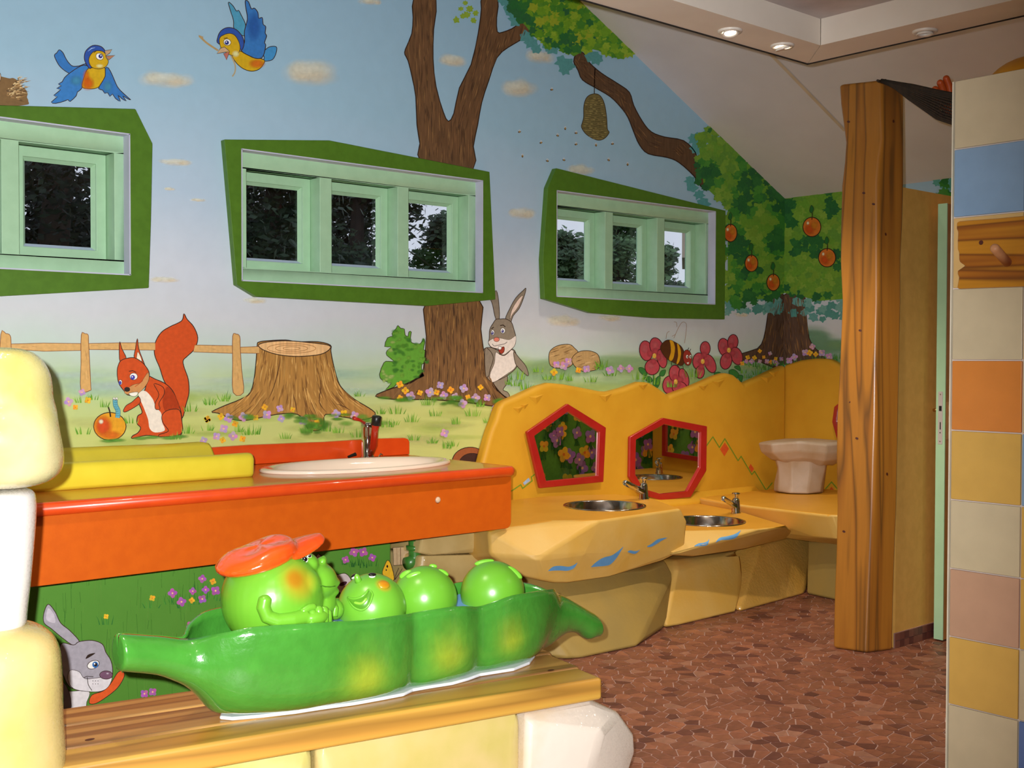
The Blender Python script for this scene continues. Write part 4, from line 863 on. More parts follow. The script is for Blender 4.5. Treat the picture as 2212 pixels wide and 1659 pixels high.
# ---- flowers and grass tufts
p = fig(.95, base=.005)
def tuft(p, x, y, h, n, cols):
    for k in range(n):
        dx = R.uniform(-1, 1); l = h*R.uniform(.5, 1)*(1-.35*abs(dx)); p.stroke([(x+dx*h*.55, y), (x+dx*h*.68, y-l*.6), (x+dx*h*.8+R.uniform(-2, 2), y-l)], 2.0, R.choice(cols), 1)
GC = [(96, 150, 40), (116, 164, 52), (78, 134, 38), (134, 174, 66)]
T = C6([(1065, 810), (40, 870), (140, 830), (1320, 930), (1585, 945), (1840, 945), (1720, 1000), (1420, 985), (1945, 990), (1260, 1020), (1300, 1005), (920, 1060), (560, 1100), (1050, 1090), (1440, 1110), (1560, 1130), (1650, 1165), (1700, 1150), (350, 1070), (700, 1060), (850, 1050), (1210, 930), (2090, 730), (2130, 740), (1540, 870), (1880, 880)]) + C5([(640, 1150), (560, 1170), (700, 1200), (570, 1385), (900, 1310), (1300, 1230), (1430, 1180), (1530, 1160), (1200, 1420), (1280, 1380), (1620, 1370), (1700, 1390), (1420, 1360)]) + C7([(600, 1120), (680, 1180), (860, 1190), (1020, 1200), (1090, 1100), (1180, 1150), (1400, 1180), (1500, 1220), (1120, 1080), (430, 1180), (1660, 1240), (1830, 1160), (500, 1260), (760, 1180)])
for x, y in T: tuft(p, x, y, R.uniform(17, 28), 11, GC)
for x, y in C8([(480, 1130), (520, 1140), (560, 1150), (600, 1160), (640, 1130), (680, 1130), (450, 1180), (480, 1210), (540, 1190)]): tuft(p, x, y, R.uniform(14, 22), 8, [(60, 116, 44), (80, 136, 50), (100, 150, 56)])
for k in range(60):   # dark green ground under stump and trunk
    x, y = R.choice([(R.uniform(500, 830), R.uniform(895, 915)), (R.uniform(830, 1090), R.uniform(858, 874)), (R.uniform(640, 720), R.uniform(900, 935))]); p.blob(x, y, R.uniform(8, 20), R.uniform(4, 8), R.choice([(84, 146, 44), (98, 158, 54), (70, 130, 40)]), .65, n=10)
for x, y in C5([(740, 1430), (800, 1425), (1040, 1405), (1150, 1410), (960, 1412), (1230, 1400)]): p.blob(x, y, 22, 5, (86, 146, 54), .8, n=10)
p.build('painted_grass_tufts', wall_left, kind='stuff')
p = fig(.95, wb, base=.005)
for x, y in C8([(880, 1120), (930, 1110), (980, 1110), (1010, 1100), (1040, 1110), (760, 1130), (720, 1150), (1055, 1090)]): tuft(p, x, y, R.uniform(16, 28), 9, [(60, 116, 44), (80, 136, 50), (100, 150, 56)])
p.build('painted_grass_tufts', wall_back, kind='stuff')
PU, YL = (184, 146, 184), (222, 168, 44)
def flower(p, x, y, r, col, q=R):
    o = q.uniform(0, 1.5)
    for k in range(4): t = o+k*math.pi/2; p.ell(x+r*.55*math.cos(t), y+r*.55*math.sin(t), r*.58, r*.52, tuple(min(255, c*q.uniform(.9, 1.1)) for c in col), t, n=9)
    p.ell(x, y, r*.22, r*.22, (206, 110, 40) if col[2] < 100 else (232, 190, 130), n=7)
def flowers(pts, col, r, parent=wall_left, to=wl, g=.95, base=.011):
    for x, y in pts: p = fig(g, to, base); flower(p, x, y, r*R.uniform(.85, 1.15), col); p.build('painted_flower', parent)
flowers(C6([(118, 948), (215, 997), (355, 955), (417, 883), (607, 900), (775, 985), (958, 925), (1340, 728), (1376, 770), (1340, 820), (1476, 785), (1590, 782), (1686, 766), (1890, 748), (1804, 815), (130, 1108), (265, 1100), (25, 965)]) + C5([(515, 1200), (600, 1152), (1415, 1282)]) + C7([(725, 1120), (920, 1105)]), YL, 6.5)
flowers(C6([(170, 957), (270, 950), (432, 935), (520, 892), (530, 962), (680, 975), (903, 930), (1030, 940), (1413, 808), (1546, 782), (1615, 733), (1640, 803), (1718, 810), (1775, 755), (1768, 858), (1857, 820), (1935, 818), (1990, 897), (1645, 1060), (137, 1030), (88, 1082), (200, 1080), (0, 1110)]) + C5([(560, 1098), (468, 1162)]) + C7([(745, 1060), (805, 1070), (840, 1035), (985, 1095), (1172, 1105), (1258, 1092), (1325, 1092)]), PU, 8.5)
flowers(C8([(480, 1080), (522, 1082), (580, 1078), (625, 1110), (655, 1088), (555, 1040), (445, 1118)]), YL, 4.5, g=.9); flowers(C8([(470, 1105), (505, 1105), (555, 1105), (600, 1105), (640, 1108), (690, 1090), (620, 1055), (660, 1118)]), PU, 5, g=.85)
flowers(C8([(868, 1052), (906, 1060)]), YL, 5.5, wall_back, wb); flowers(C8([(772, 1078), (840, 1050), (885, 1012), (945, 1052), (990, 1075), (740, 1100)]), PU, 6.5, wall_back, wb)
p = fig(.9, wlow, .0004)
for x, y in L1([(938, 770), (960, 760), (1000, 790), (1060, 770), (1100, 750), (1130, 740), (1170, 750), (825, 790), (577, 880), (1080, 700)]): tuft(p, x, y, R.uniform(22, 38), 7, [(40, 106, 44), (56, 122, 46), (76, 140, 50)])
for x, y in L3([(345, 395), (385, 385), (440, 400), (480, 390), (310, 380)]): tuft(p, x, y, R.uniform(20, 30), 7, [(30, 84, 34), (46, 104, 40), (60, 120, 44)])
for k in range(420):
    x, y = R.uniform(90, 860), R.uniform(1190, 1530); p.stroke([(x, y), (x+R.uniform(-3, 3), y-R.uniform(15, 60))], R.uniform(1, 2.6), R.choice([(74, 136, 44), (96, 156, 58), (112, 164, 66), (60, 122, 42)]), 2, a=.55)
p.build('painted_lower_grass', plinth, kind='stuff')
flowers(L1([(1100, 630), (938, 708), (1048, 697), (1118, 690), (1172, 695), (987, 755), (1100, 740), (1035, 885), (785, 1255), (830, 1245)]) + L3([(362, 292), (425, 292), (305, 345), (487, 330)]), (164, 88, 160), 8.5, plinth, wlow, .95, .0095); flowers(L1([(1158, 645), (828, 735), (1043, 747), (577, 835)]), YL, 6.5, plinth, wlow, .95, .0095)
# ================================================================== TILED WALL, POST, DOOR
def cut(o, VF):
    """sink an opening into a solid"""
    me = bpy.data.meshes.new('cutter'); me.from_pydata([Vector(v) for v in VF[0]], [], VF[1])
    bm = bmesh.new(); bm.from_mesh(me); bmesh.ops.recalc_face_normals(bm, faces=bm.faces); bm.to_mesh(me); bm.free()
    c = bpy.data.objects.new('cutter', me); COL.objects.link(c)
    md = o.modifiers.new('cut', 'BOOLEAN'); md.operation = 'DIFFERENCE'; md.solver = 'EXACT'; md.object = c
    bpy.context.view_layer.update(); dg = bpy.context.evaluated_depsgraph_get()
    n = bpy.data.meshes.new_from_object(o.evaluated_get(dg)); o.modifiers.clear(); o.data = n
    bpy.data.objects.remove(c)
def baked_bvh(o):
    bpy.context.view_layer.update(); dg = bpy.context.evaluated_depsgraph_get(); e = o.evaluated_get(dg); m = e.to_mesh(); mw = o.matrix_world.copy()
    b = BVHTree.FromPolygons([mw @ v.co for v in m.vertices], [tuple(p.vertices) for p in m.polygons]); e.to_mesh_clear(); return b
TX = 3.05
te = oX(2055, 900, TX).y
wt = tag(boxes('wall_tiled', [(TX+.006, TX+.10, -1.3, te+.0015, 0, oX(2057, 181, TX).z)], mat('tile_grout', (222, 206, 196), (214, 198, 188), rough=.85)), kind='structure')
mesh_obj('edge_strip', *box(TX-.003, TX+.104, te+.002, te+.0055, 0, oX(2057, 181, TX).z+.004), mat('edge_strip_white', (236, 228, 206), rough=.35), wt)
TC = {'c': (204, 188, 156), 'b': (134, 164, 196), 'o': (214, 132, 60), 'y': (212, 168, 84), 'p': (194, 152, 126), 'd': (92, 120, 176), 'e': (216, 178, 116)}
TM = {k: mat('tile_'+k, v, tuple(c*.97 for c in v), rough=.22, spec=.5, scale=14) for k, v in TC.items()}
rz = [oX(2057, y, TX).z for y in (176, 324, 471, 624, 778, 929, 1079, 1228, 1375, 1522, 1668)]
rz += [rz[-1]-.2*k for k in range(1, 3)]
cols = ['cbecoycpycyo', 'ycbecbyycdyc', 'bycoycpbcyoc', 'oycybecoypbc', 'cypcobycyoec']
ytop = [0, 0, 0, 0, 0]
for j, cs in enumerate(cols):
    y1 = te-.0-.1995*j-.0; y0 = y1-.1995
    for i, ch in enumerate(cs):
        if rz[i+1] < .02: continue
        V, F = box(TX-.002, TX+.0058, y0+.0018, y1-.0018, rz[i+1]+.0018, rz[i]-.0018)
        mesh_obj('tile', V, F, TM[ch], wt, bevel=.0015, bseg=1)
# peg board
m_peg = wood('peg_board_wood', (196, 132, 34), (166, 98, 28), (122, 68, 24), 'Y', ring=14)
PB = [(2066, 494), (2066, 482), (2070, 478), (2091, 476), (2150, 472), (2212, 466), (2420, 446), (2420, 612), (2212, 619), (2120, 622), (2070, 624), (2067, 621), (2071, 599), (2068, 592), (2068, 585), (2084, 574), (2073, 566), (2071, 560), (2071, 546), (2068, 538), (2068, 520), (2069, 501)]
e = empty('peg_board', oX(2200, 545, TX-.004), 'wavy ended wooden peg board on the tiled wall', 'peg board')
pbx = TX-.0035
mesh_obj('board', *prism([oX(x, y, pbx-.028) for x, y in PB], (.027, 0, 0)), m_peg, e, bevel=.005, bseg=2)
m_knot = mat('wood_knot', (88, 34, 20), (60, 26, 18), rough=.5)
c = oX(2119, 524, pbx-.0285); mesh_obj('knot', *lathe([(.0005, 0), (.006, 0), (.0066, -.0008), (.0005, -.0008)], c, 12, axis=(-1, 0, 0)), m_knot, e)
m_dowel = mat('pale_dowel', (206, 150, 104), (190, 130, 88), rough=.5, scale=30)
b0 = oX(2176, 567, pbx-.027); b1 = oX(2146, 533, pbx-.115)
V, F = tube([b0, b0+(b1-b0)*.9, b0+(b1-b0)*.97, b1], [.0125, .0125, .010, .004], 14); mesh_obj('peg', V, F, m_dowel, e, smooth=True, label='pale round coat peg')

# timber post
m_post = wood('post_wood', (184, 122, 44), (164, 104, 38), (124, 82, 36), 'Z', ring=9, rough=.3)
rows = [(172, 1813, 1903, 1949), (215, 1816, 1905, 1949), (260, 1822, 1906, 1949), (300, 1827, 1908, 1949), (345, 1824, 1900, 1949), (396, 1818, 1896, 1949), (480, 1816, 1896, 1947), (560, 1815, 1896, 1943), (650, 1819, 1896, 1943), (780, 1814, 1893, 1940),
        (900, 1808, 1892, 1938), (1000, 1806, 1889, 1936), (1100, 1808, 1886, 1934), (1200, 1806, 1882, 1930), (1300, 1802, 1877, 1927), (1390, 1800, 1873, 1925)]
dl, dm, dr = ((oZ(x, y, 0)-EYE).dot(FW) for x, y in ((1800, 1400), (1872, 1411), (1925, 1404)))
rings = []
def postring(r, z=None):
    a, m_, c_ = aD(r[1]-2, r[0], dl), aD(r[2], r[0], dm), aD(r[3]+5, r[0], dr); zz = m_.z if z is None else z
    q = [Vector((v.x, v.y, zz)) for v in (a, m_, c_)]; q.append(q[0]+q[2]-q[1]); return q
rings = [postring(rows[-1], 0.0)]+[postring(r) for r in rows[::-1]]
post = empty('timber_post', (rings[0][0]+rings[0][2])/2, 'tall wavy timber post standing at the partition end', 'post')
mesh_obj('post_shaft', *loft(rings), m_post, post, bevel=.014, bseg=3)
bv = baked_bvh(post.children[0])
def hit(b, x, y):
    d = ray(x, y).normalized(); h = b.ray_cast(EYE, d)
    if h[0] is None:      # just off the edge: take the closest surface point
        best = None
        for k in range(40):
            q = b.find_nearest(EYE+d*(2+k*.1))
            if q[0] is not None and (best is None or q[3] < best[3]): best = q
        if best is not None and best[3] < .05: h = best
    return h
for x, y in [(1833, 263), (1866, 417), (1887, 441), (1913, 506), (1834, 868), (1851, 947), (1916, 1024), (1823, 1148), (1858, 714), (1930, 262)]:
    h = hit(bv, x, y)
    if h[0] is not None: mesh_obj('knot', *lathe([(.0004, 0), (.007, 0), (.0078, .0012), (.0004, .0012)], h[0], 10, sx=.7, sy=1, axis=h[1]), m_knot, post)

# door leaf standing open along the partition
m_mint = mat('mint_door_edge', (186, 232, 190), (180, 226, 184), rough=.45)
m_doorf = mat('ochre_door_face', (190, 132, 74), (182, 124, 68), rough=.4, scale=20)
m_steel = mat('brushed_steel', (190, 186, 176), (170, 166, 156), rough=.28, metal=1, scale=40, stretch=(1, 1, .1))
m_brass = mat('lever_bronze', (200, 160, 108), (190, 150, 100), rough=.25, metal=1)
door = empty('door_1', (5.28, 2.89, 0), kind='structure')
dz0, dz1 = oY(2035, 1386, 2.873).z, oX(2034, 440, 5.28).z
dz0 = max(dz0, .008)
b = MB(); mesh_obj('door_leaf', *box(5.286, 6.12, 2.882, 2.928, dz0, dz1), m_doorf, door, bevel=.002, bseg=1)
mesh_obj('door_edge', *box(5.280, 5.2858, 2.8815, 2.9285, dz0, dz1), m_mint, door, label='mint green door edge')
lz = lambda y: oX(2036, y, 5.28).z
lp = mesh_obj('lock_plate', *box(5.2778, 5.2799, 2.893, 2.917, lz(960), lz(846)), mat('lock_plate_grey', (206, 200, 196), (196, 190, 186), rough=.35), door, bevel=.001, bseg=1, label='steel lock plate')
mesh_obj('latch_hole', *box(5.2770, 5.2777, 2.898, 2.912, lz(888), lz(877)), m_dark, lp)
mesh_obj('bolt_slot', *box(5.2770, 5.2777, 2.902, 2.907, lz(928), lz(912)), m_dark, lp)
for y in (852, 935, 954): mesh_obj('screw', *lathe([(.0003, 0), (.003, 0), (.003, .0008), (.0003, .0008)], (5.2777, 2.905, lz(y)), 10, axis=(-1, 0, 0)), m_dark if y == 935 else m_steel, lp)
mesh_obj('door_handle', *tube([(5.305, 2.929, lz(887)), (5.305, 2.952, lz(887)), (5.312, 2.957, lz(887)), (5.42, 2.957, lz(887))], .0085, 12), m_brass, door, smooth=True)
mesh_obj('handle_plate', *box(5.305, 5.345, 2.8755, 2.8818, lz(950), lz(868)), m_brass, door, bevel=.001, bseg=1)
mesh_obj('door_handle', *tube([(5.33, 2.8753, lz(887)), (5.33, 2.842, lz(887)), (5.337, 2.836, lz(887)), (5.44, 2.836, lz(887))], .0085, 12), m_brass, door, smooth=True)
# tiled baseboard of the partition
m_bb = [mat('baseboard_tile_%d' % i, c, rough=.4) for i, c in enumerate([(120, 72, 62), (104, 60, 54), (134, 84, 70)])]
bb = tag(boxes('baseboard_center', [(4.985, XF, PY0-.004, PY0, 0, .072)], m_grout), kind='structure')
for k in range(42):
    x = 4.987+k*.041
    for z0, z1 in ((.001, .034), (.037, .070)):
        mesh_obj('baseboard_tile', *box(x+.001, min(x+.040, XF-.002), PY0-.009, PY0-.0042, z0, z1), m_bb[R.randrange(3)], bb)
# reverse of the partition: big flowers and the rock skirting, seen in the mirrors
wp = lambda x, z, o: Vector((x, PY1+o, z))
p = Paint(wp, 1.2)
p.put([(4.99, .05), (6.70, .05), (6.70, 2.18), (4.99, 2.18)], (84, 140, 50))
for k in range(70): p.blob(R.uniform(5.0, 6.7), R.uniform(.1, 2.1), R.uniform(.08, .2), R.uniform(.1, .3), R.choice([(60, 118, 44), (110, 160, 70), (74, 130, 60), (130, 186, 140)]), .5, n=10)
for k in range(120):
    x, z = R.uniform(5.2, 6.62), R.uniform(.25, 1.25); s = R.uniform(.03, .042)
    for j in range(6): p.stroke([(x+R.uniform(-.03, .03), z-.1), (x+R.uniform(-.02, .02), z-.02)], .008, (38, 92, 40), 1)
    flower(p, x, z, s*1.3, R.choice([(150, 108, 170), (150, 108, 170), (206, 168, 48)]))
p.build('painted_flower_meadow', wall_center, 'meadow of large painted flowers on the partition\'s washing side')

# ================================================================== CHANGING COUNTER
m_otop = mat('orange_countertop', (206, 122, 34), (198, 114, 30), rough=.3, coat=.5, scale=18)
m_onose = mat('red_orange_nosing', (226, 78, 22), (220, 72, 20), rough=.3, coat=.6, scale=18)
m_ofas = mat('orange_fascia', (208, 94, 16), (202, 89, 15), rough=.38, spec=.4, scale=24, bump=.03, bscale=120)
CZ = .88; XE = 3.508
ct = empty('changing_counter', (2.0, 4.4, .59), 'orange changing counter with a red nosing on the mural wall', 'counter')
top = mesh_obj('countertop', *box(.3, XE-.012, 4.016, YW-.001, CZ-.046, CZ), m_otop, ct)
# rounded front and end nosing
prof = [(-.012, -.048), (.004, -.046), (.013, -.038), (.017, -.024), (.014, -.010), (.006, -.002), (-.012, 0.0006)]
ringsN = []
for (x, y), (ux, uy) in [((.3, 4.012), (0, -1)), ((XE-.03, 4.012), (0, -1)), ((XE-.018, 4.018), (.707, -.707)), ((XE-.013, 4.03), (1, 0)), ((XE-.013, YW-.002), (1, 0))]:
    ringsN.append([Vector((x+ux*d, y+uy*d, CZ+z)) for d, z in prof])
mesh_obj('nosing', *loft(ringsN), m_onose, ct, smooth=True, label='red orange rounded nosing')
# fascia panel with rounded lower corner
fz = .594
arc = [(XE-.036+.03*math.cos(t), fz+.03+.03*math.sin(t)) for t in [-math.pi/2+k*math.pi/10 for k in range(6)]]
P = [(.3, fz)]+arc+[(XE-.006, CZ-.048), (.3, CZ-.048)]
mesh_obj('fascia', *prism([Vector((x, 4.03, z)) for x, z in P], (0, .022, 0)), m_ofas, ct, bevel=.003, bseg=2)
mesh_obj('end_panel', *box(XE-.03, XE-.006, 4.053, YW-.02, fz+.002, CZ-.048), m_ofas, ct)
c = oY(946, 1080, 4.0295); mesh_obj('screw_cap', *lathe([(.0008, .006), (.010, .005), (.015, .0), (.0008, 0)], c, 16, axis=(0, -1, 0)), mat('cream_cap', (232, 196, 160), rough=.3), ct, smooth=True, label='cream screw cap')
# splashback with rounded shoulder
P = [(1.2, CZ+.0005), (XE-.003, CZ+.0005), (XE-.003, .945), (XE-.012, .960), (XE-.03, .967), (3.3, .971), (3.0, .968), (2.6, .972), (2.3, .968), (1.9, .970), (1.2, .968)]
mesh_obj('splashback', *prism([Vector((x, 4.822, z)) for x, z in P], (0, .037, 0)), m_onose, ct, bevel=.006, bseg=3, label='red orange splashback')
# oval basin sunk into the top
sc = oZ(800, 1009, CZ+.005); sc.z = CZ; SA, SB = .485, .262; sc.y = 4.43
cut(top, lathe([(.86, -.3), (.86, .2)], sc, 40, sx=SA, sy=SB))
m_white = mat('cream_porcelain', (246, 226, 204), (244, 222, 200), rough=.12, coat=.6, spec=.5)
V, F = lathe([(.99, .0006), (1.0, .007), (.985, .014), (.955, .018), (.915, .016), (.87, .008), (.84, -.01), (.80, -.05), (.70, -.10), (.5, -.125), (.12, -.13), (.02, -.13)], sc, 48, sx=SA, sy=SB); F = F[:-2]+[F[-1]]
sink = tag(mesh_obj('oval_sink', V, F, m_white, None, smooth=True), 'cream oval sink set into the orange counter', 'sink')
# surgeon's tap with red arm and black grip
m_chrome = mat('chrome', (222, 220, 218), (214, 212, 210), rough=.07, metal=1)
m_redm = mat('red_tap_arm', (190, 42, 22), (176, 36, 20), rough=.18, coat=.6)
m_black = mat('black_rubber', (26, 24, 24), (20, 19, 19), rough=.35)
tb = oZ(794, 988, CZ); tb.y = 4.775; tb.x = oY(794, 988, 4.775).x; tb.z = CZ+.0005
tp = empty('basin_mixer', tb, 'chrome mixer with a red spout arm and black grip', 'tap')
V, F = lathe([(.035, 0), (.035, .010), (.031, .014), (.031, .145), (.033, .150), (.033, .168), (.027, .176), (.002, .178)], tb, 24); mesh_obj('tap_body', V, F, m_chrome, tp, smooth=True)
g1 = aD(813, 908, (tb-EYE).dot(FW)-.20); g0 = tb+Vector((.002, -.026, .03))
mesh_obj('spout_arm', *tube([g0, g0+(g1-g0)*.3+Vector((0, -.01, -.01)), g0+(g1-g0)*.7, g1-(g1-g0).normalized()*.022], [.018, .018, .017, .017], 14), m_redm, tp, smooth=True, label='red spout arm')
d = Vector((.02, -.2, .98)).normalized(); mesh_obj('grip', *tube([g1-d*.024, g1-d*.022, g1+d*.018, g1+d*.022], [.019, .023, .023, .019], 18), m_black, tp, smooth=True, label='black grip')
l0 = tb+Vector((-.005, 0, .168)); l1_ = oY(764, 903, 4.74)
mesh_obj('lever', *tube([l0, (l0+l1_)/2+Vector((0, 0, .004)), l1_], [.009, .007, .010], 12), m_redm, tp, smooth=True, label='red lever')
for (x0, y0, x1, y1) in [(757, 987, 768, 981)]:
    mesh_obj('drain_lever', *tube([oY(x0-5, y0, 4.74), oY(x1, y1, 4.74)], [.006, .009], 10), m_black, tp, label='black drain lever')
mesh_obj('drain_rod', *tube([oY(818, 987, 4.76), oY(823, 980, 4.76), oY(826, 983, 4.76)], .004, 8), m_chrome, tp)
# changing pad
m_pad = mat('yellow_vinyl', (232, 212, 58), (226, 206, 52), rough=.38, spec=.45, scale=12, bump=.04, bscale=14)
px0, px1 = .75, 2.352
prof = [(4.335, .8808), (4.325, .895), (4.322, .955), (4.332, .972), (4.35, .979), (4.385, .976), (4.42, .960), (4.50, .935), (4.60, .925), (4.68, .940), (4.72, .985), (4.745, 1.0), (4.785, 1.0), (4.806, .985), (4.81, .8808)]
def padring(x, k=1.0, dz=0): return [Vector((x, 4.57+(y-4.57)*k, .8808+(z-.8808)*(k+dz))) for y, z in prof]
pad = tag(mesh_obj('changing_pad', *loft([padring(px0, .98), padring(px0+.012), padring(1.2), padring(1.7, 1, .03), padring(2.2, 1, -.01), padring(px1-.02, 1, .01), padring(px1-.004, .99), padring(px1+.004, .96)]), m_pad, None, smooth=True), 'yellow vinyl changing pad with raised sides on the orange counter', 'changing pad')
for q in pad.data.polygons:
    if len(q.vertices) > 4: q.use_smooth = False
# things below the counter
m_pipe = mat('green_painted_pipe', (66, 130, 48), (58, 118, 44), rough=.35, coat=.3)
PYP = 4.385; c = oY(896, 1200, PYP)
pp = empty('drain_pipe', (c.x, PYP, .30), 'green painted drain pipe under the orange counter', 'pipe')
mesh_obj('pipe', *tube([(c.x, PYP, .80), (c.x, PYP, .47), (c.x, PYP, .445), (c.x-.012, PYP, .425), (c.x-.05, PYP, .42)], .030, 16), m_pipe, pp, smooth=True)
for z in (.57, .535, .49): mesh_obj('collar', *lathe([(.034, -.012), (.041, -.010), (.041, .010), (.034, .012)], (c.x, PYP, z), 18), m_pipe, pp, smooth=True)
mesh_obj('side_pipe', *tube([(c.x-.34, PYP, .553), (c.x-.035, PYP, .553)], .018, 12), m_pipe, pp, smooth=True)

# ================================================================== WASHING ROCKS
m_rw = mat('yellow_rock_wall', (224, 168, 44), (216, 158, 38), rough=.5, spec=.4, scale=5, bump=.05, bscale=30)
m_rt = mat('sand_yellow_rock', (218, 178, 96), (214, 168, 76), rough=.5, spec=.4, scale=5, bump=.10, bscale=36)
m_rb = mat('olive_sand_rock', (158, 134, 74), (168, 140, 72), rough=.55, spec=.4, scale=5, bump=.10, bscale=36)
m_rp = mat('pinkish_white_rock', (192, 172, 152), (178, 152, 122), rough=.45, spec=.5, scale=6, bump=.12, bscale=28)
PNY, PNX = 4.78, 6.64
out = [(1040, 1010), (1052, 965), (1062, 930), (1072, 905), (1080, 880), (1086, 869), (1120, 855), (1165, 834), (1190, 827), (1222, 830), (1260, 837), (1300, 845), (1318, 846), (1350, 838), (1385, 825), (1406, 826), (1425, 838), (1446, 854), (1500, 834), (1550, 812), (1572, 805), (1588, 810), (1602, 822), (1610, 829), (1650, 811), (1700, 788)]
rp = empty('rock_wall_panel', (5.3, 4.80, .3), 'wavy topped yellow rock panel behind the wash basins', 'wall panel')
P = [oY(x, y, PNY) for x, y in out]; P[-1].x = PNX-.001
P = P+[Vector((PNX-.001, PNY, .2)), Vector((P[0].x-.01, PNY, .2))]
mesh_obj('panel_side', *prism(P, (0, YW-PNY-.001, 0)), m_rw, rp, bevel=.028, bseg=4)
o2 = [(1697, 789), (1728, 778), (1760, 774), (1790, 775), (1808, 785), (1830, 800)]
P2 = [oX(x, y, PNX) for x, y in o2]; P2[0].y = PNY+.03; z_ = P2[-1].z
P2 += [Vector((PNX, 3.5, z_-.08)), Vector((PNX, PY1+.012, z_-.05)), Vector((PNX, PY1+.012, .2)), Vector((PNX, PNY+.03, .2))]
mesh_obj('panel_back', *prism(P2, (XF-PNX-.001, 0, 0)), m_rw, rp, bevel=.022, bseg=4)
# small chips under the upper edge
for x, y, s in [(1120, 884, 12), (1133, 877, 9), (1158, 861, 16), (1308, 858, 14), (1390, 834, 10), (1520, 836, 10), (1552, 827, 14), (1657, 818, 14), (1672, 806, 12)]:
    a = [oY(x-s, y-s*.25, PNY-.0005), oY(x+s, y-s*.55, PNY-.0005), oY(x+s*.1, y+s*.75, PNY-.0005)]; q = oY(x, y-s*.1, PNY-.012)
    mesh_obj('chip', a+[q, a[0]+Vector((0, .01, 0))], [(0, 1, 3), (1, 2, 3), (2, 0, 3)], m_rw, rp)
# painted zigzag with diamonds
pl = lambda x, y, o: oY(x, y, PNY-o); pbk = lambda x, y, o: oX(x, y, PNX-o)
p = Paint(pl, 1.15, base=.0012)
GZ = (112, 140, 36)
def zig(p, P, w, col):
    for a, c in zip(P, P[1:]):
        d = math.hypot(c[0]-a[0], c[1]-a[1]); ex, ey = (c[0]-a[0])/d*w*.35, (c[1]-a[1])/d*w*.35
        p.stroke([(a[0]-ex, a[1]-ey), (c[0]+ex, c[1]+ey)], w, col)
zig(p, [(1095, 1066), (1107.5, 1059), (1125, 1047), (1129, 1055), (1149.5, 1038.7), (1147.6, 1030.5), (1160, 1021)], 2.4, GZ)
zig(p, [(1524, 966), (1540, 943.6), (1554, 966.6), (1565.8, 947.6), (1594.3, 995), (1601, 985.6), (1624, 1025), (1630, 1018), (1655, 1059), (1668, 1043)], 2.2, GZ)
p.put([(1129.5, 1043), (1142, 1032), (1145.5, 1038.5), (1133, 1048)], (150, 176, 206))
p.put([(1565.8, 955.8), (1574.5, 969.3), (1565, 985.6), (1555.5, 970.7)], (206, 84, 34)); p.put([(1621.4, 1001.9), (1629, 1012.7), (1623.6, 1020.3), (1617.3, 1010)], (206, 84, 34))
p.build('painted_zigzag', rp, 'green zigzag line with red diamonds')
p = Paint(pbk, 1.15, base=.0012); zig(p, [(1780, 1060), (1785.5, 1053.4), (1796.3, 1041.2), (1806.6, 1053.4), (1815, 1064)], 2.6, GZ); p.put([(1787, 1065), (1796, 1051), (1806, 1064)], (206, 84, 34)); p.build('painted_zigzag', rp)
Z1, Z2, Z3 = .615, .475, .515
def Zp(x, y, z): return oZ(x, y, z)
# basin rock 1
r1 = empty('basin_rock', (4.2, 4.2, .36), 'tallest faceted sand rock basin counter, next to the orange counter', 'basin counter', 'rock basin counters')
pts = [Zp(x, y, Z1) for x, y in [(1108, 1111), (1193, 1124), (1296, 1123), (1400, 1108), (1470, 1098)]]
pts += [oY(x, y, Y) for x, y, Y in [(1260, 1196, 3.865), (1160, 1206, 3.90), (1226, 1260, 3.92), (1200, 1260, 3.93), (1172, 1255, 3.94), (1128, 1245, 4.0), (1058, 1199, 4.08), (1054, 1146, 4.10), (1316, 1246, 3.92), (1430, 1212, 3.94), (1479, 1188, 3.92), (1485, 1128, 3.89), (1296, 1170, 3.875)]]
xr = pts[4].x
pts += [Vector((3.62, 4.72, Z1)), Vector((3.62, 4.72, .35)), Zp(1403, 1074, Z1), Zp(1330, 1067, Z1), Vector((4.35, 4.72, Z1)), Vector((4.35, 4.72, .35)), Vector((4.7, 4.3, .36))]
b1 = hull('basin_rock_body', pts, m_rt, r1, bevel=.022)
s1 = Zp(1306, 1093, Z1)
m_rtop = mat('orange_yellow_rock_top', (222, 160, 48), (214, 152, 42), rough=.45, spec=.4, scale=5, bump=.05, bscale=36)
def tint_top(o):      # up-facing counter faces get a stronger yellow than the fronts
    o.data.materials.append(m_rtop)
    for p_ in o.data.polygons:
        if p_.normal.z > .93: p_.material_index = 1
def steel_basin(rock, c, r, label):
    cut(rock, lathe([(r*.97, -.19), (r*.97, .1)], c, 40))
    V, F = lathe([(r*1.04, .0006), (r*1.035, .005), (r*.985, .005), (r*.965, .0), (r*.94, -.06), (r*.86, -.11), (r*.6, -.14), (r*.15, -.15), (r*.02, -.15)], c, 48); F = F[:-2]+[F[-1]]
    o = tag(mesh_obj('steel_basin', V, F, m_chromeb, None, smooth=True), label, 'basin', 'steel wash basins'); return o
m_chromeb = mat('polished_basin_steel', (196, 188, 178), (184, 176, 168), rough=.16, metal=1, scale=30)
tint_top(b1)
steel_basin(b1, s1, .205, 'round steel basin in the tallest rock, under the pentagon mirror')
# ledge where the panel swells out above the rocks
hull('ledge', [Vector((3.66, 4.70, .50)), Vector((3.66, 4.779, .56)), Vector((3.66, 4.779, .3)), Vector((6.3, 4.70, .3)), Vector((6.3, 4.779, .54)), Vector((6.3, 4.70, .48)), Vector((3.66, 4.70, .3)), Vector((6.3, 4.779, .3))], m_rw, rp, bevel=.02)
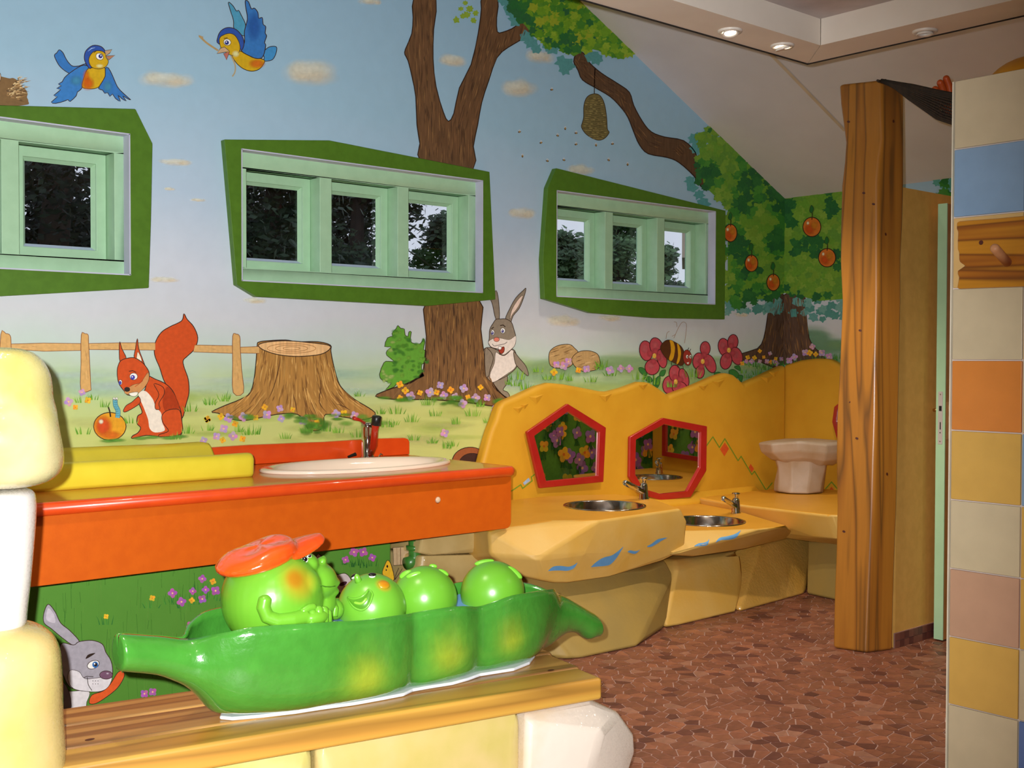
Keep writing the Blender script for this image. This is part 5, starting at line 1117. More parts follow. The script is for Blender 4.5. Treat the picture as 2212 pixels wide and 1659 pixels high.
# basin rock 2
r2 = empty('basin_rock', (5.1, 4.2, .26), 'low middle rock basin counter under the heptagon mirror', 'basin counter', 'rock basin counters')
pts = [Zp(x, y, Z2) for x, y in [(1440, 1146), (1500, 1146), (1563, 1141), (1640, 1142), (1700, 1136)]]
pts += [oY(x, y, Y) for x, y, Y in [(1448, 1198, 3.90), (1500, 1202, 3.92), (1606, 1186, 3.94), (1690, 1164, 4.05), (1715, 1160, 4.15), (1610, 1155, 3.92), (1585, 1165, 3.91), (1712, 1145, 4.15)]]
pts += [Vector((4.66, 4.70, Z2)), Vector((4.66, 4.70, .28)), Vector((5.72, 4.70, Z2)), Vector((5.72, 4.70, .28))]
b2 = hull('basin_rock_body', pts, m_rt, r2, bevel=.02)
s2 = Zp(1527, 1126, Z2)
tint_top(b2)
steel_basin(b2, s2, .205, 'round steel basin in the low rock, half hidden by the tallest rock')
# corner rock 3
r3 = empty('basin_rock', (6.1, 4.0, .3), 'corner rock counter carrying the stone mushroom', 'basin counter', 'rock basin counters')
pts = [Zp(x, y, Z3) for x, y in [(1541, 1079), (1570, 1086), (1600, 1090), (1700, 1093), (1806, 1096)]]
p3f = pts[-1]; p3l = pts[0]
pts += [oX(x, y, X) for x, y, X in [(1610, 1128, 5.70), (1700, 1163, 5.66), (1760, 1160, 5.58), (1806, 1164, 5.58), (1790, 1112, 5.53)]]
pts += [Vector((p3f.x+.05, 3.20, Z3)), Vector((p3f.x+.05, 3.20, .30)), Vector((6.63, PY1+.02, Z3)), Vector((6.63, PY1+.02, .3)), Vector((6.63, 4.69, Z3)), Vector((6.63, 4.69, .3)), Vector((p3l.x+.02, 4.69, Z3)), Vector((p3l.x+.1, 4.69, .34))]
b3 = hull('basin_rock_body', pts, m_rt, r3, bevel=.02)
s3 = Vector((6.17, 3.70, Z3))
tint_top(b3)
steel_basin(b3, s3, .19, 'steel basin on the far corner rock, seen in the heptagon mirror')
# blue waves painted on the rocks
m_wavep = attr_mat('blue_wave_paint', rough=.5, var=.06, scale=30)
def wave(parent, rock, up, lo, label=None):
    bvh = baked_bvh(rock); up = smooth_poly(up, 4, False); lo = smooth_poly(lo, 4, False); V = []; F = []; n = len(up)
    for a, c in zip(up, lo):
        for k in range(4):
            t = k/3; h = hit(bvh, a[0]+(c[0]-a[0])*t, a[1]+(c[1]-a[1])*t)
            if h[0] is None: return
            V.append(h[0]+h[1]*.0015)
    for i in range(n-1):
        for k in range(3): F.append((i*4+k, i*4+k+1, (i+1)*4+k+1, (i+1)*4+k))
    mesh_obj('painted_wave', V, F, m_wavep, parent, cols=[lin((98, 156, 206))]*len(V), label=label)
c6 = cv(4.424, 1000, 1100)
wave(r1, b1, c6([(812, 588), (860, 548), (930, 540), (1010, 548), (1060, 530), (1093, 508)]), c6([(812, 590), (870, 585), (930, 584), (1000, 586), (1060, 562), (1094, 510)]))
wave(r1, b1, c6([(1222, 550), (1270, 505), (1340, 462), (1420, 440), (1480, 400), (1530, 356)]), c6([(1222, 553), (1290, 546), (1360, 540), (1410, 524), (1470, 460), (1531, 358)]))
wave(r1, b1, c6([(1570, 405), (1595, 392), (1630, 398), (1660, 398), (1690, 385)]), c6([(1570, 407), (1590, 415), (1625, 425), (1655, 420), (1690, 387)]))
wave(r1, b1, c6([(1758, 352), (1800, 330), (1850, 292), (1890, 278), (1950, 270)]), c6([(1762, 360), (1800, 357), (1850, 330), (1890, 304), (1950, 272)]))
c5 = cv(3.687, 1300, 850)
wave(r2, b2, c5([(735, 1216), (770, 1195), (810, 1190), (840, 1178), (855, 1160)]), c5([(735, 1218), (780, 1216), (820, 1214), (845, 1200), (856, 1162)]))
wave(r2, b2, c5([(904, 1186), (940, 1150), (1000, 1138), (1060, 1120), (1108, 1090)]), c5([(904, 1188), (950, 1168), (1010, 1164), (1070, 1146), (1108, 1092)]))
wave(r2, b2, c5([(1342, 1040), (1355, 1025), (1372, 1020), (1386, 1018)]), c5([(1342, 1052), (1356, 1052), (1372, 1040), (1386, 1020)]))
# base rocks
m_gap = mat('dark_floor_joint', (70, 66, 62), (52, 48, 46), rough=.7)
b = hull('base_rock', [oY(x, y, Y) for x, y, Y in [(1150, 1262, 4.04), (1180, 1275, 4.0), (1400, 1225, 4.03), (1440, 1212, 4.09), (1454, 1238, 4.06), (1452, 1308, 4.05), (1380, 1300, 3.93), (1180, 1340, 3.93)]]+[oZ(x, y, 0) for x, y in [(1225, 1426), (1255, 1424), (1378, 1398), (1432, 1362)]]+[oY(1300, 1330, 3.87), Vector((3.52, 4.6, 0)), Vector((3.5, 4.6, .37)), Vector((4.62, 4.6, .37)), Vector((4.66, 4.6, 0)), Vector((3.5, 4.0, 0)), Vector((3.5, 4.05, .36))], m_rb, None, bevel=.03)
tag(b, 'olive boulder carrying the tallest rock basin', 'rock', 'base boulders')
b = hull('base_rock', [oY(x, y, Y) for x, y, Y in [(1458, 1210, 4.10), (1462, 1228, 4.04), (1604, 1190, 4.12), (1604, 1260, 4.05), (1520, 1285, 3.99)]]+[oZ(x, y, 0) for x, y in [(1434, 1358), (1468, 1352), (1594, 1322)]]+[Vector((4.70, 4.5, 0)), Vector((4.70, 4.5, .28)), Vector((5.22, 4.5, .28)), Vector((5.22, 4.5, 0))], m_rt, None, bevel=.022)
tag(b, 'yellow boulder between the olive boulder and the shiny boulder', 'rock', 'base boulders')
m_rsh = mat('varnished_rock', (214, 168, 84), (204, 158, 70), rough=.28, spec=.6, coat=.5, scale=5, bump=.35, bscale=60)
b = hull('base_rock', [oY(x, y, Y) for x, y, Y in [(1608, 1190, 4.18), (1640, 1178, 4.14), (1735, 1168, 4.30), (1700, 1240, 4.12), (1628, 1230, 4.08)]]+[oZ(x, y, 0) for x, y in [(1598, 1323), (1690, 1295), (1738, 1284)]]+[Vector((5.28, 4.5, 0)), Vector((5.28, 4.5, .28)), Vector((6.25, 4.5, .30)), Vector((6.25, 4.5, 0)), Vector((6.25, 4.28, .30)), Vector((6.25, 4.28, 0))], m_rsh, None, bevel=.02)
tag(b, 'shiny varnished boulder in the inner corner below the rocks', 'rock', 'base boulders')
b = hull('base_rock', [oX(x, y, X) for x, y, X in [(1745, 1168, 5.82), (1800, 1168, 5.76), (1770, 1230, 5.76), (1800, 1250, 5.74)]]+[oZ(x, y, 0) for x, y in [(1742, 1284), (1770, 1290), (1803, 1297)]]+[Vector((5.74, 3.25, 0)), Vector((5.78, 3.25, .3)), Vector((6.3, 3.25, 0)), Vector((6.3, 3.25, .3)), Vector((6.3, 4.25, 0)), Vector((6.3, 4.25, .3))], m_rb, None, bevel=.022)
tag(b, 'greenish boulder on the far side, partly behind the post', 'rock', 'base boulders')
# stone mushroom on the corner rock
mu = empty('stone_mushroom', (6.2, 4.35, Z3), 'pinkish white stone mushroom shelf standing on the corner rock', 'stone shelf')
cc = oZ(1722, 1069, Z3-.015); dd = (cc-EYE).dot(FW); k = dd/FPX
def ringat(y, xl, xr, n=9, rz_=1.0, seed=0, tilt=0):
    q = random.Random(seed); c = aD((xl+xr)/2, y, dd); r = (xr-xl)/2*k; c.z = c.z
    return [c+RT*(r*math.cos(t)*(1+q.uniform(-.08, .04)))+Vector((FW.x, FW.y, 0)).normalized()*(r*.72*math.sin(t)*(1+q.uniform(-.08, .04)))+Vector((0, 0, q.uniform(-.014, .014)+tilt*math.cos(t))) for t in [2*math.pi*i/n for i in range(n)]]
mesh_obj('stem', *loft([ringat(1064, 1671, 1781, seed=3), ringat(1045, 1672, 1784, seed=3), ringat(1012, 1676, 1788, seed=4), ringat(985, 1668, 1792, seed=5)]), m_rp, mu, bevel=.012, bseg=3)
mesh_obj('slab', *loft([ringat(1003, 1700, 1800, seed=8, n=10), ringat(990, 1660, 1825, seed=8, n=10), ringat(974, 1638, 1838, seed=8, n=10), ringat(955, 1632, 1842, seed=8, n=10), ringat(951, 1645, 1834, seed=8, n=10)]), m_rp, mu, bevel=.012, bseg=3)
# taps on the rocks
def rock_tap(px, py, z, target, label, s=1.0):
    B = oZ(px, py, z) if not isinstance(px, Vector) else px; B = Vector(B); B.z = z+.0005; d = (target-B); d.z = 0; d.normalize()
    e = empty('basin_tap', B, label, 'tap', 'chrome taps on the rocks')
    mesh_obj('tap_body', *tube([B, B+Vector((0, 0, .008)), B+d*.002+Vector((0, 0, .010)), B+d*.004+Vector((0, 0, .055*s)), B+d*.002+Vector((0, 0, .064*s))], [.029, .029, .025, .022, .018], 18), m_chrome, e, smooth=True)
    t0 = B+d*.006+Vector((0, 0, .030*s)); t1 = B+d*.135*s+Vector((0, 0, .078*s))
    mesh_obj('spout', *tube([t0, t0+(t1-t0)*.6, t1, t1+d*.006+Vector((0, 0, -.004))], [.018, .016, .0145, .012], 14), m_chrome, e, smooth=True)
    q = B+d*.002+Vector((0, 0, .064*s)); mesh_obj('push_knob', *tube([q, q+Vector((0, 0, .008)), q+Vector((0, 0, .024)), q+Vector((0, 0, .032)), q+Vector((0, 0, .036))], [.016, .014, .022, .024, .014], 16), m_chrome, e, smooth=True)
rock_tap(1391, 1079, Z1, s1, 'chrome push tap beside the tallest rock basin, before the heptagon mirror', 1.35)
rock_tap(1590, 1109, Z2, s2, 'chrome push tap beside the low rock basin', 1.35)
rock_tap(Vector((6.36, 3.52, Z3)), 0, Z3, s3, 'chrome push tap of the far corner basin', 1.35)
# mirrors
m_redf = mat('red_mirror_frame', (178, 34, 30), (168, 28, 26), rough=.3, coat=.5, scale=14)
m_mir = bpy.data.materials.new('mirror_glass'); m_mir.use_nodes = True; bs = m_mir.node_tree.nodes['Principled BSDF']; bs.inputs['Metallic'].default_value = 1; bs.inputs['Roughness'].default_value = .01; bs.inputs['Base Color'].default_value = (.86, .88, .86, 1)
def mirror(outer, inner, label, yaw):
    n = Vector((-math.sin(yaw), -math.cos(yaw), 0)); cx = sum(a for a, _ in outer)/len(outer); cy = sum(c for _, c in outer)/len(outer)
    p0 = oY(cx, cy, PNY-.045); O = [oP(x, y, p0, n) for x, y in outer]; I = [oP(x, y, p0, n) for x, y in inner]
    base = min(O, key=lambda v: v.z); e = empty('wall_mirror', (p0.x, p0.y, base.z), label, 'mirror', 'red framed mirrors')
    mesh_obj('mirror_frame', *ringprism(O, I, -n*.022), m_redf, e, bevel=.005, bseg=2)
    ctr = sum(I, Vector())/len(I); G = [v+(v-ctr)*.06-n*.014 for v in I]
    mesh_obj('mirror_glass', *prism(G, -n*.006), m_mir, e)
mirror([(1226.8, 872), (1309.6, 923.4), (1304, 1041.4), (1167, 1055), (1138.7, 933)], [(1228, 889), (1295, 933), (1292, 1028), (1180.7, 1039.5), (1155, 942)], 'pentagon mirror in a red frame', .035)
mirror([(1433, 902.5), (1528, 920.7), (1526.5, 1017), (1492.6, 1074), (1427.5, 1080.7), (1381, 1066), (1359.7, 1030.5), (1361, 943.8)], [(1435.6, 916.6), (1514, 933), (1513, 1010), (1485, 1061), (1428, 1067), (1391, 1056), (1373, 1025), (1374.6, 950)], 'seven sided mirror in a red frame, right of the pentagon mirror', .07)
def farmirror(O, label):
    n = len(O); ccx = sum(a for a, _ in O)/n; ccz = sum(c for _, c in O)/n
    e = empty('wall_mirror', (PNX-.03, ccx, min(c for _, c in O)), label, 'mirror', 'red framed mirrors')
    Of = [Vector((PNX-.030, a, c)) for a, c in O]; If = [Vector((PNX-.030, ccx+(a-ccx)*.83, ccz+(c-ccz)*.82)) for a, c in O]
    mesh_obj('mirror_frame', *ringprism(Of, If, (.022, 0, 0)), m_redf, e, bevel=.005, bseg=2)
    mesh_obj('mirror_glass', *prism([Vector((PNX-.018, ccx+(a-ccx)*.86, ccz+(c-ccz)*.85)) for a, c in O], (.006, 0, 0)), m_mir, e)
farmirror([(3.25, .62), (3.25, .90), (3.55, 1.0), (3.84, .93), (3.80, .60)], 'red framed mirror on the far rock wall, seen only in the heptagon mirror')
farmirror([(4.02, .80), (4.04, 1.10), (4.25, 1.16), (4.385, 1.06), (4.40, .96), (4.36, .84)], 'red framed mirror on the far rock wall, mostly behind the post')
# stone support under the counter end
su = empty('stone_support', (3.38, 4.4, 0), 'glittering tan stone support under the right counter end', 'rock')
m_gs = mat('glitter_stone', (206, 180, 120), (188, 160, 98), rough=.4, scale=6, bump=.1, bscale=30, glitter=.35)
hull('stone', [oY(x, y, Y) for x, y, Y in [(905, 1195, 4.32), (912, 1160, 4.30), (1050, 1140, 4.26), (1056, 1180, 4.26), (1040, 1194, 4.28), (930, 1200, 4.30)]]+[Vector((3.2, 4.7, .59)), Vector((3.46, 4.7, .59)), Vector((3.46, 4.7, .46)), Vector((3.2, 4.7, .46)), Vector((3.22, 4.3, .59)), Vector((3.47, 4.28, .59))], m_gs, su, bevel=.02)
hull('stone', [oY(x, y, Y) for x, y, Y in [(910, 1200, 4.32), (1035, 1197, 4.29), (1056, 1220, 4.27), (1060, 1260, 4.26), (905, 1260, 4.30)]]+[Vector((3.14, 4.30, 0)), Vector((3.49, 4.26, 0)), Vector((3.14, 4.7, 0)), Vector((3.49, 4.7, 0)), Vector((3.2, 4.7, .45)), Vector((3.46, 4.7, .45))], m_gs, su, bevel=.03)
# ================================================================== FOREGROUND: STONES, BENCH, PEA POD
m_ylw = mat('pale_yellow_glitter_rock', (184, 176, 96), (204, 196, 146), rough=.45, spec=.5, scale=4, bump=.10, bscale=26, glitter=.26)
m_yl2 = mat('yellow_sand_glitter_rock', (190, 174, 98), (206, 182, 124), rough=.45, spec=.5, scale=5, bump=.10, bscale=26, glitter=.26)
m_wht = mat('white_glitter_rock', (214, 210, 206), (222, 217, 210), rough=.45, spec=.5, scale=4, bump=.12, bscale=26, glitter=.26)
m_wh2 = mat('greyish_white_glitter_rock', (216, 204, 190), (206, 180, 134), rough=.42, spec=.5, scale=4, bump=.12, bscale=26, glitter=.3, lo=.5, hi=.8)
DS = 2.70; axis_px = -45
st = empty('stone_stack', aD(axis_px, 1100, DS)*1.0, 'stack of pale yellow and white stones at the left edge', 'stone stack'); st.location.z = 0
ax = aD(axis_px, 1100, DS); HF = Vector((FW.x, FW.y, 0)).normalized()
def stackring(y, x, seed, n=9, wob=.10, depth=.9):
    q = random.Random(seed); c = aD(axis_px, y, DS); r = (x-axis_px)/FPX*DS; R_ = []
    for i in range(n):
        t = 2*math.pi*i/n; w = 1+(0 if i == 0 else q.uniform(-wob, wob))
        R_.append(c+RT*(r*math.cos(t)*w)+HF*(r*depth*math.sin(t)*w)+Vector((0, 0, q.uniform(-.004, .004))))
    return R_
rings = [stackring(y, x, s) for y, x, s in [(1052, 62, 21), (1046, 100, 21), (1030, 131, 21), (1000, 144, 21), (955, 145, 22), (915, 136, 22), (885, 120, 23), (868, 112, 23), (835, 113, 24), (800, 107, 24), (770, 86, 24), (755, 62, 24), (750, 20, 24)]]
mesh_obj('stone', *loft(rings), m_ylw, st, smooth=True, sub=2, label='pale yellow top stone')
rings = [stackring(y, x, s, wob=.05) for y, x, s in [(1362, 64, 31), (1340, 61, 31), (1290, 68, 31), (1230, 74, 32), (1160, 80, 32), (1110, 82, 33), (1075, 80, 33), (1054, 72, 33)]]
mesh_obj('stone', *loft(rings), m_wht, st, smooth=True, sub=2, label='white neck stone')
z0y = 2090
rings = [stackring(y, x, s, wob=.08) for y, x, s in [(z0y, 150, 41), (1900, 165, 41), (1760, 160, 42), (1680, 152, 42), (1630, 147, 43), (1570, 139, 43), (1500, 141, 44), (1440, 139, 44), (1400, 132, 44), (1372, 114, 45), (1352, 82, 45), (1348, 50, 45)]]
for v in rings[0]: v.z = 0.0
mesh_obj('stone', *loft(rings), m_yl2, st, smooth=True, sub=2, label='sandy yellow base stone')
# bench planks
m_bench = wood('bench_wood', (190, 142, 78), (166, 118, 60), (126, 86, 46), 'X', ring=7, rough=.38)
m_bench2 = wood('bench_wood_front', (206, 158, 66), (190, 138, 56), (160, 116, 46), 'X', ring=5, rough=.4)
BZT = .42
bn = empty('plank_bench', (1.8, 2.8, 0), 'wooden plank bench on stones carrying the pea pod', 'bench')
u = (oZ(1305, 1460, BZT)-oZ(155, 1651, BZT)); u.z = 0; u.normalize(); v_ = Vector((-u.y, u.x, 0))
f1 = oZ(1302, 1464, BZT); f0 = f1-u*1.62; w1 = .135
def plank(a, b_, w, th, m, name='plank', **kw):
    n = 24; L = (b_-a).length; rg = []
    P = [(0, -th), (w, -th), (w, 0), (0, 0)]
    V, F = loft([[a+u*(L*i/n)+v_*(y+.004*math.sin(i*.7+y*9)*(0 if 0 < i < n else 0))+Vector((0, 0, z)) for y, z in P] for i in range(n+1)])
    return mesh_obj(name, V, F, m, bn, bevel=.011, bseg=3)
# each plank is built around its own axis so that the grain follows it
pk1 = plank(f0, f1, w1, .066, m_bench2); 
k0 = oZ(1245, 1436, BZT); d0 = (k0-f0).dot(u)
pk2 = plank(f0+v_*(w1+.004), f0+u*d0+v_*(w1+.004), .185, .060, m_bench)
pk3 = plank(f0+v_*(w1+.193), f0+u*(d0+.02)+v_*(w1+.193), .16, .060, m_bench)
for o in (pk1, pk2, pk3):    # turn the object's own X axis along the plank
    a_ = math.atan2(u.y, u.x); Rm = Matrix.Rotation(-a_, 4, 'Z'); o.data.transform(Rm); o.rotation_euler.z = a_
for x, y in [(194, 1598), (1190, 1448)]:
    c = oZ(x, y, BZT); mesh_obj('knot', *lathe([(.0004, 0), (.008, 0), (.009, .0008), (.0004, .0008)], c+Vector((0, 0, .0002)), 12, sx=1.4, sy=.8), m_knot, bn)
m_yrock = m_yl2
UZ = BZT-.068
def under(name, pts, m): return hull(name, pts, m, bn, bevel=.03, bseg=4)
yf = lambda x, y, off: oP(x, y, f0+v_*off, v_)
def floor0(p): return Vector((p.x, p.y, 0))
def slab(xl, xr, yl, yr, off, m, chip=None):
    a, c = yf(xl, yl, off), yf(xr, yr, off); a.z = c.z = UZ; q = [a, c, a+v_*.30, c+v_*.30]; q += [floor0(p) for p in q]
    a2, c2 = a+u*.03-v_*.02-Vector((0, 0, .07)), c-u*.03-v_*.02-Vector((0, 0, .06)); q += [a2, c2, floor0(a2), floor0(c2)]
    return under('stone', q, m)
slab(230, 676, 1706, 1637, .035, m_ylw)
slab(684, 1124, 1634, 1540, .03, m_yl2)
W_ = [yf(x, y, o) for x, y, o in [(1132, 1541, .02), (1275, 1502, .03), (1338, 1538, .03), (1371, 1585, .03), (1373, 1622, .03), (1345, 1640, -.02), (1300, 1580, -.045), (1278, 1659, -.06), (1140, 1560, -.01), (1136, 1659, -.02), (1330, 1700, -.02), (1135, 1800, -.02), (1300, 1850, -.03)]]
W_[0].z = UZ; W_[1].z = UZ
W_ += [W_[0]+v_*.3, W_[1]+v_*.28, W_[3]+v_*.25, floor0(W_[0]), floor0(W_[11]), floor0(W_[12]), floor0(W_[3])+v_*.25, floor0(W_[0])+v_*.3]
under('stone', W_, m_wh2)

# ---------------------------------------------------------------- pod
PYC = 2.80
m_pod = attr_mat('pea_pod_lacquer', rough=.22, spec=.5, var=.10, scale=18, coat=.8, bump=.22)
ST = [(254, 1374, 1444, .034, 4), (258, 1369, 1449, .042, 4), (275, 1368, 1451, .045, 4), (318, 1371, 1455, .046, 5), (350, 1373, 1461, .050, 7), (400, 1377, 1482, .062, 14), (430, 1376, 1508, .085, 35), (457, 1371, 1536, .108, 55), (489, 1364, 1546, .130, 66), (540, 1361, 1549, .152, 72), (600, 1359, 1548, .172, 76),
      (650, 1356, 1541, .178, 77), (713, 1353, 1537, .174, 77), (770, 1345, 1527, .166, 76), (810, 1339, 1517, .152, 75), (838, 1334, 1505, .134, 73), (870, 1329, 1503, .148, 75), (913, 1323, 1497, .154, 76), (950, 1321, 1488, .146, 75), (982, 1320, 1476, .127, 73), (1010, 1311, 1474, .138, 75), (1045, 1298, 1464, .142, 75), (1090, 1290, 1448, .130, 72),
      (1125, 1284, 1426, .112, 66), (1150, 1280, 1414, .094, 52), (1172, 1277, 1398, .078, 28), (1192, 1277, 1383, .066, 12), (1219, 1289, 1367, .054, 6), (1245, 1304, 1367, .050, 5), (1265, 1316, 1382, .048, 4), (1281, 1326, 1389, .043, 4), (1288, 1336, 1386, .036, 4), (1292, 1348, 1376, .020, 4)]
NS = 30; podr = []; CW = []
pat = [(oY(x, y, PYC-.13), s) for x, y, s in [(776, 1458, .062), (963, 1408, .058), (1102, 1376, .05)]]
dkp = [(oY(x, y, PYC-.08), s) for x, y, s in [(1188, 1320, .05), (1180, 1360, .045), (866, 1440, .035), (880, 1400, .03), (1010, 1400, .03), (1030, 1370, .03), (256, 1410, .03)]]  # crease shade darkened into the pod colour; beak and stem end darker green too
cols = []; stations = []
CWX = [(440, 0), (461, 0), (489, .022), (540, .052), (600, .080), (650, .094), (713, .118), (808, .136), (838, .116), (870, .122), (913, .136), (950, .130), (982, .116), (1045, .136), (1090, .112), (1125, .06), (1140, .03), (1152, 0)]
def cwid(x):
    for (a, p), (b_, q) in zip(CWX, CWX[1:]):
        if a <= x <= b_: return p+(q-p)*(x-a)/(b_-a)
    return 0.0
for x, yt, yb, w, th in ST:
    th = math.radians(th); X = oY(x, (yt+yb)/2, PYC).x
    rimy = PYC-w*math.sin(th)**.4 if th > .3 else PYC
    zr = oY(x, yt, rimy).z; zb = max(oY(x, yb, PYC-cwid(x)).z, BZT+.003)
    h = (zr-zb)/(1+math.cos(th)); cz = zb+h; ring = []
    for i in range(NS):
        t = th+(2*math.pi-2*th)*i/(NS-1); s_, c_ = math.sin(t), math.cos(t); e_ = (1-.85*min(.8, cwid(x)/w)) if c_ < 0 else .4; e_ = e_ if th > .3 else 1.0
        y = math.copysign(abs(s_)**e_, s_)*w; z = math.copysign(abs(c_)**(e_ if c_ < 0 else 1), c_)*h
        ring.append(Vector((X, PYC-y, cz+z)))
    podr.append(ring); stations.append((X, w, cz, zb, zr)); CW.append(cwid(x))
fine = []
for i in range(len(podr)-1):
    for k in range(3):
        fine.append([Vector(tuple(.5*((2*b_)+(-a+c)*t+(2*a-5*b_+4*c-d)*t*t+(-a+3*b_-3*c+d)*t**3) for a, b_, c, d in zip(podr[max(i-1, 0)][j], podr[i][j], podr[i+1][j], podr[min(i+2, len(podr)-1)][j]))) for j in range(NS) for t in [k/3]])
fine.append(podr[-1])
for r_ in fine:
    for v in r_: v.z = max(v.z, BZT+.003)
V, F = loft(fine, cap=False, closed=False)
NF = len(fine)
V.append(sum(fine[0], Vector())/NS); V.append(sum(fine[-1], Vector())/NS)
F += [(j+1, j, len(V)-2) for j in range(NS-1)]+[((NF-1)*NS+j, (NF-1)*NS+j+1, len(V)-1) for j in range(NS-1)]
for v in V:
    c = [64, 136, 46]; 
    for p0, s in pat:
        q = math.exp(-((v.x-p0.x)**2/(s*1.15)**2+(v.z-p0.z)**2/(s*1.0)**2)); q = min(1, q*1.15)
        c = [a+(b_-a)*q for a, b_ in zip(c, (142, 164, 46))]
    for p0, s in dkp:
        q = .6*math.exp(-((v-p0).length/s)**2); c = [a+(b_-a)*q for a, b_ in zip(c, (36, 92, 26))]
    cols.append(lin(c))
pe = empty('pea_pod', (stations[11][0], PYC, BZT), 'glossy green pea pod boat lying on the plank bench', 'pea pod')
pod = mesh_obj('pod_shell', V, F, m_pod, pe, smooth=True, cols=cols)
sd_ = pod.modifiers.new('shell', 'SOLIDIFY'); sd_.thickness = .010; sd_.offset = -1 if False else 1
bm = bmesh.new(); bm.from_mesh(pod.data); bmesh.ops.recalc_face_normals(bm, faces=bm.faces)
f_ = max(bm.faces, key=lambda f: -f.calc_center_median().z)
if f_.normal.z > 0: bmesh.ops.reverse_faces(bm, faces=bm.faces)
bm.to_mesh(pod.data); bm.free(); sd_.offset = -1
m_foam = mat('white_glue_bead', (226, 228, 232), (214, 218, 226), rough=.3, coat=.3, scale=30)
fs = [(X, w) for (X, w_, cz, zb, zr), s, w in zip(stations, ST, CW) if w > .01]
L_ = [(X, PYC-w-.009) for X, w in fs]+[(fs[-1][0]+.02, PYC)]+[(X, PYC+w+.009) for X, w in fs[::-1]]+[(fs[0][0]-.02, PYC)]
mesh_obj('glue_bead', *prism([Vector((a, c, BZT+.0008)) for a, c in L_], (0, 0, .010)), m_foam, pe, bevel=.004, bseg=2, label='white glue bead around the pod foot')
# blue lining bits seen between the peas
m_bluein = mat('blue_pod_lining', (110, 160, 214), rough=.4)
zl = oY(731, 1352, PYC-.12).z
mesh_obj('pod_lining', *prism([Vector((X, PYC-w*.86, .0)) + Vector((0, 0, min(zr-.035, cz+.045))) for (X, w, cz, zb, zr), s in zip(stations, ST) if 560 < s[0] < 1090]+[Vector((X, PYC+w*.86, .0)) + Vector((0, 0, min(zr-.035, cz+.045))) for (X, w, cz, zb, zr), s in list(zip(stations, ST))[::-1] if 560 < s[0] < 1090], (0, 0, -.012)), m_bluein, pe)

# ---------------------------------------------------------------- peas
def pea_mat(name, blush, base=(106, 172, 46)):
    m, nt, b = base_mat(name); b.inputs['Roughness'].default_value = .30; b.inputs['Coat Weight'].default_value = .2; b.inputs['Coat Roughness'].default_value = .25
    tcx = N(nt, 'ShaderNodeTexCoord'); cur = None
    rgb = N(nt, 'ShaderNodeRGB'); rgb.outputs[0].default_value = lin(base); cur = rgb.outputs[0]
    for pt, r, col in blush:
        d = N(nt, 'ShaderNodeVectorMath', operation='DISTANCE'); nt.links.new(tcx.outputs['Object'], d.inputs[0]); d.inputs[1].default_value = pt
        mr = N(nt, 'ShaderNodeMapRange', interpolation_type='SMOOTHSTEP'); mr.inputs[1].default_value = r*.25; mr.inputs[2].default_value = r; mr.inputs[3].default_value = 1; mr.inputs[4].default_value = 0; nt.links.new(d.outputs['Value'], mr.inputs[0])
        mx = N(nt, 'ShaderNodeMix', data_type='RGBA'); nt.links.new(mr.outputs[0], mx.inputs[0]); nt.links.new(cur, mx.inputs[6]); mx.inputs[7].default_value = lin(col); cur = mx.outputs[2]
    nt.links.new(cur, b.inputs['Base Color']); return m
def onsph(px, py, c, r):
    d = ray(px, py).normalized(); oc = EYE-c; b = oc.dot(d); q = b*b-(oc.dot(oc)-r*r); q = max(q, 0)
    p = EYE+d*(-b-math.sqrt(q)); return p, (p-c).normalized()
def remesh(name, parts, m, parent, vox=.004, smooth_it=4):
    V, F = [], []
    for a, b_ in parts:
        n = len(V); V += [Vector(p) for p in a]; F += [tuple(i+n for i in f) for f in b_]
    me = bpy.data.meshes.new('tmp'); me.from_pydata(V, [], F); bm = bmesh.new(); bm.from_mesh(me); bmesh.ops.recalc_face_normals(bm, faces=bm.faces); bm.to_mesh(me); bm.free()
    o = bpy.data.objects.new('tmp', me); COL.objects.link(o)
    md = o.modifiers.new('r', 'REMESH'); md.mode = 'VOXEL'; md.voxel_size = vox; sm = o.modifiers.new('s', 'SMOOTH'); sm.iterations = smooth_it; sm.factor = .5
    bpy.context.view_layer.update(); n_ = bpy.data.meshes.new_from_object(o.evaluated_get(bpy.context.evaluated_depsgraph_get()))
    V = [v.co.copy() for v in n_.vertices]; F = [tuple(p.vertices) for p in n_.polygons]; bpy.data.objects.remove(o)
    return mesh_obj(name, V, F, m, parent, smooth=True)
m_eyew = mat('eye_white', (236, 234, 226), rough=.15, coat=.5); m_eyeb = mat('eye_black', (18, 16, 18), rough=.08, coat=.8); m_lip = mat('pea_green_lip', (84, 148, 34), rough=.3, coat=.3)
def flat_ell(c, n, rx, ry, th, roll=0, up=Vector((0, 0, 1))):
    n = n.normalized(); a = up.cross(n).normalized(); b_ = n.cross(a); a, b_ = a*math.cos(roll)+b_*math.sin(roll), b_*math.cos(roll)-a*math.sin(roll)
    V, F = sphere((0, 0, 0), 1, 18, 10); return [c+a*v.x*rx+b_*v.y*ry+n*v.z*th for v in V], F
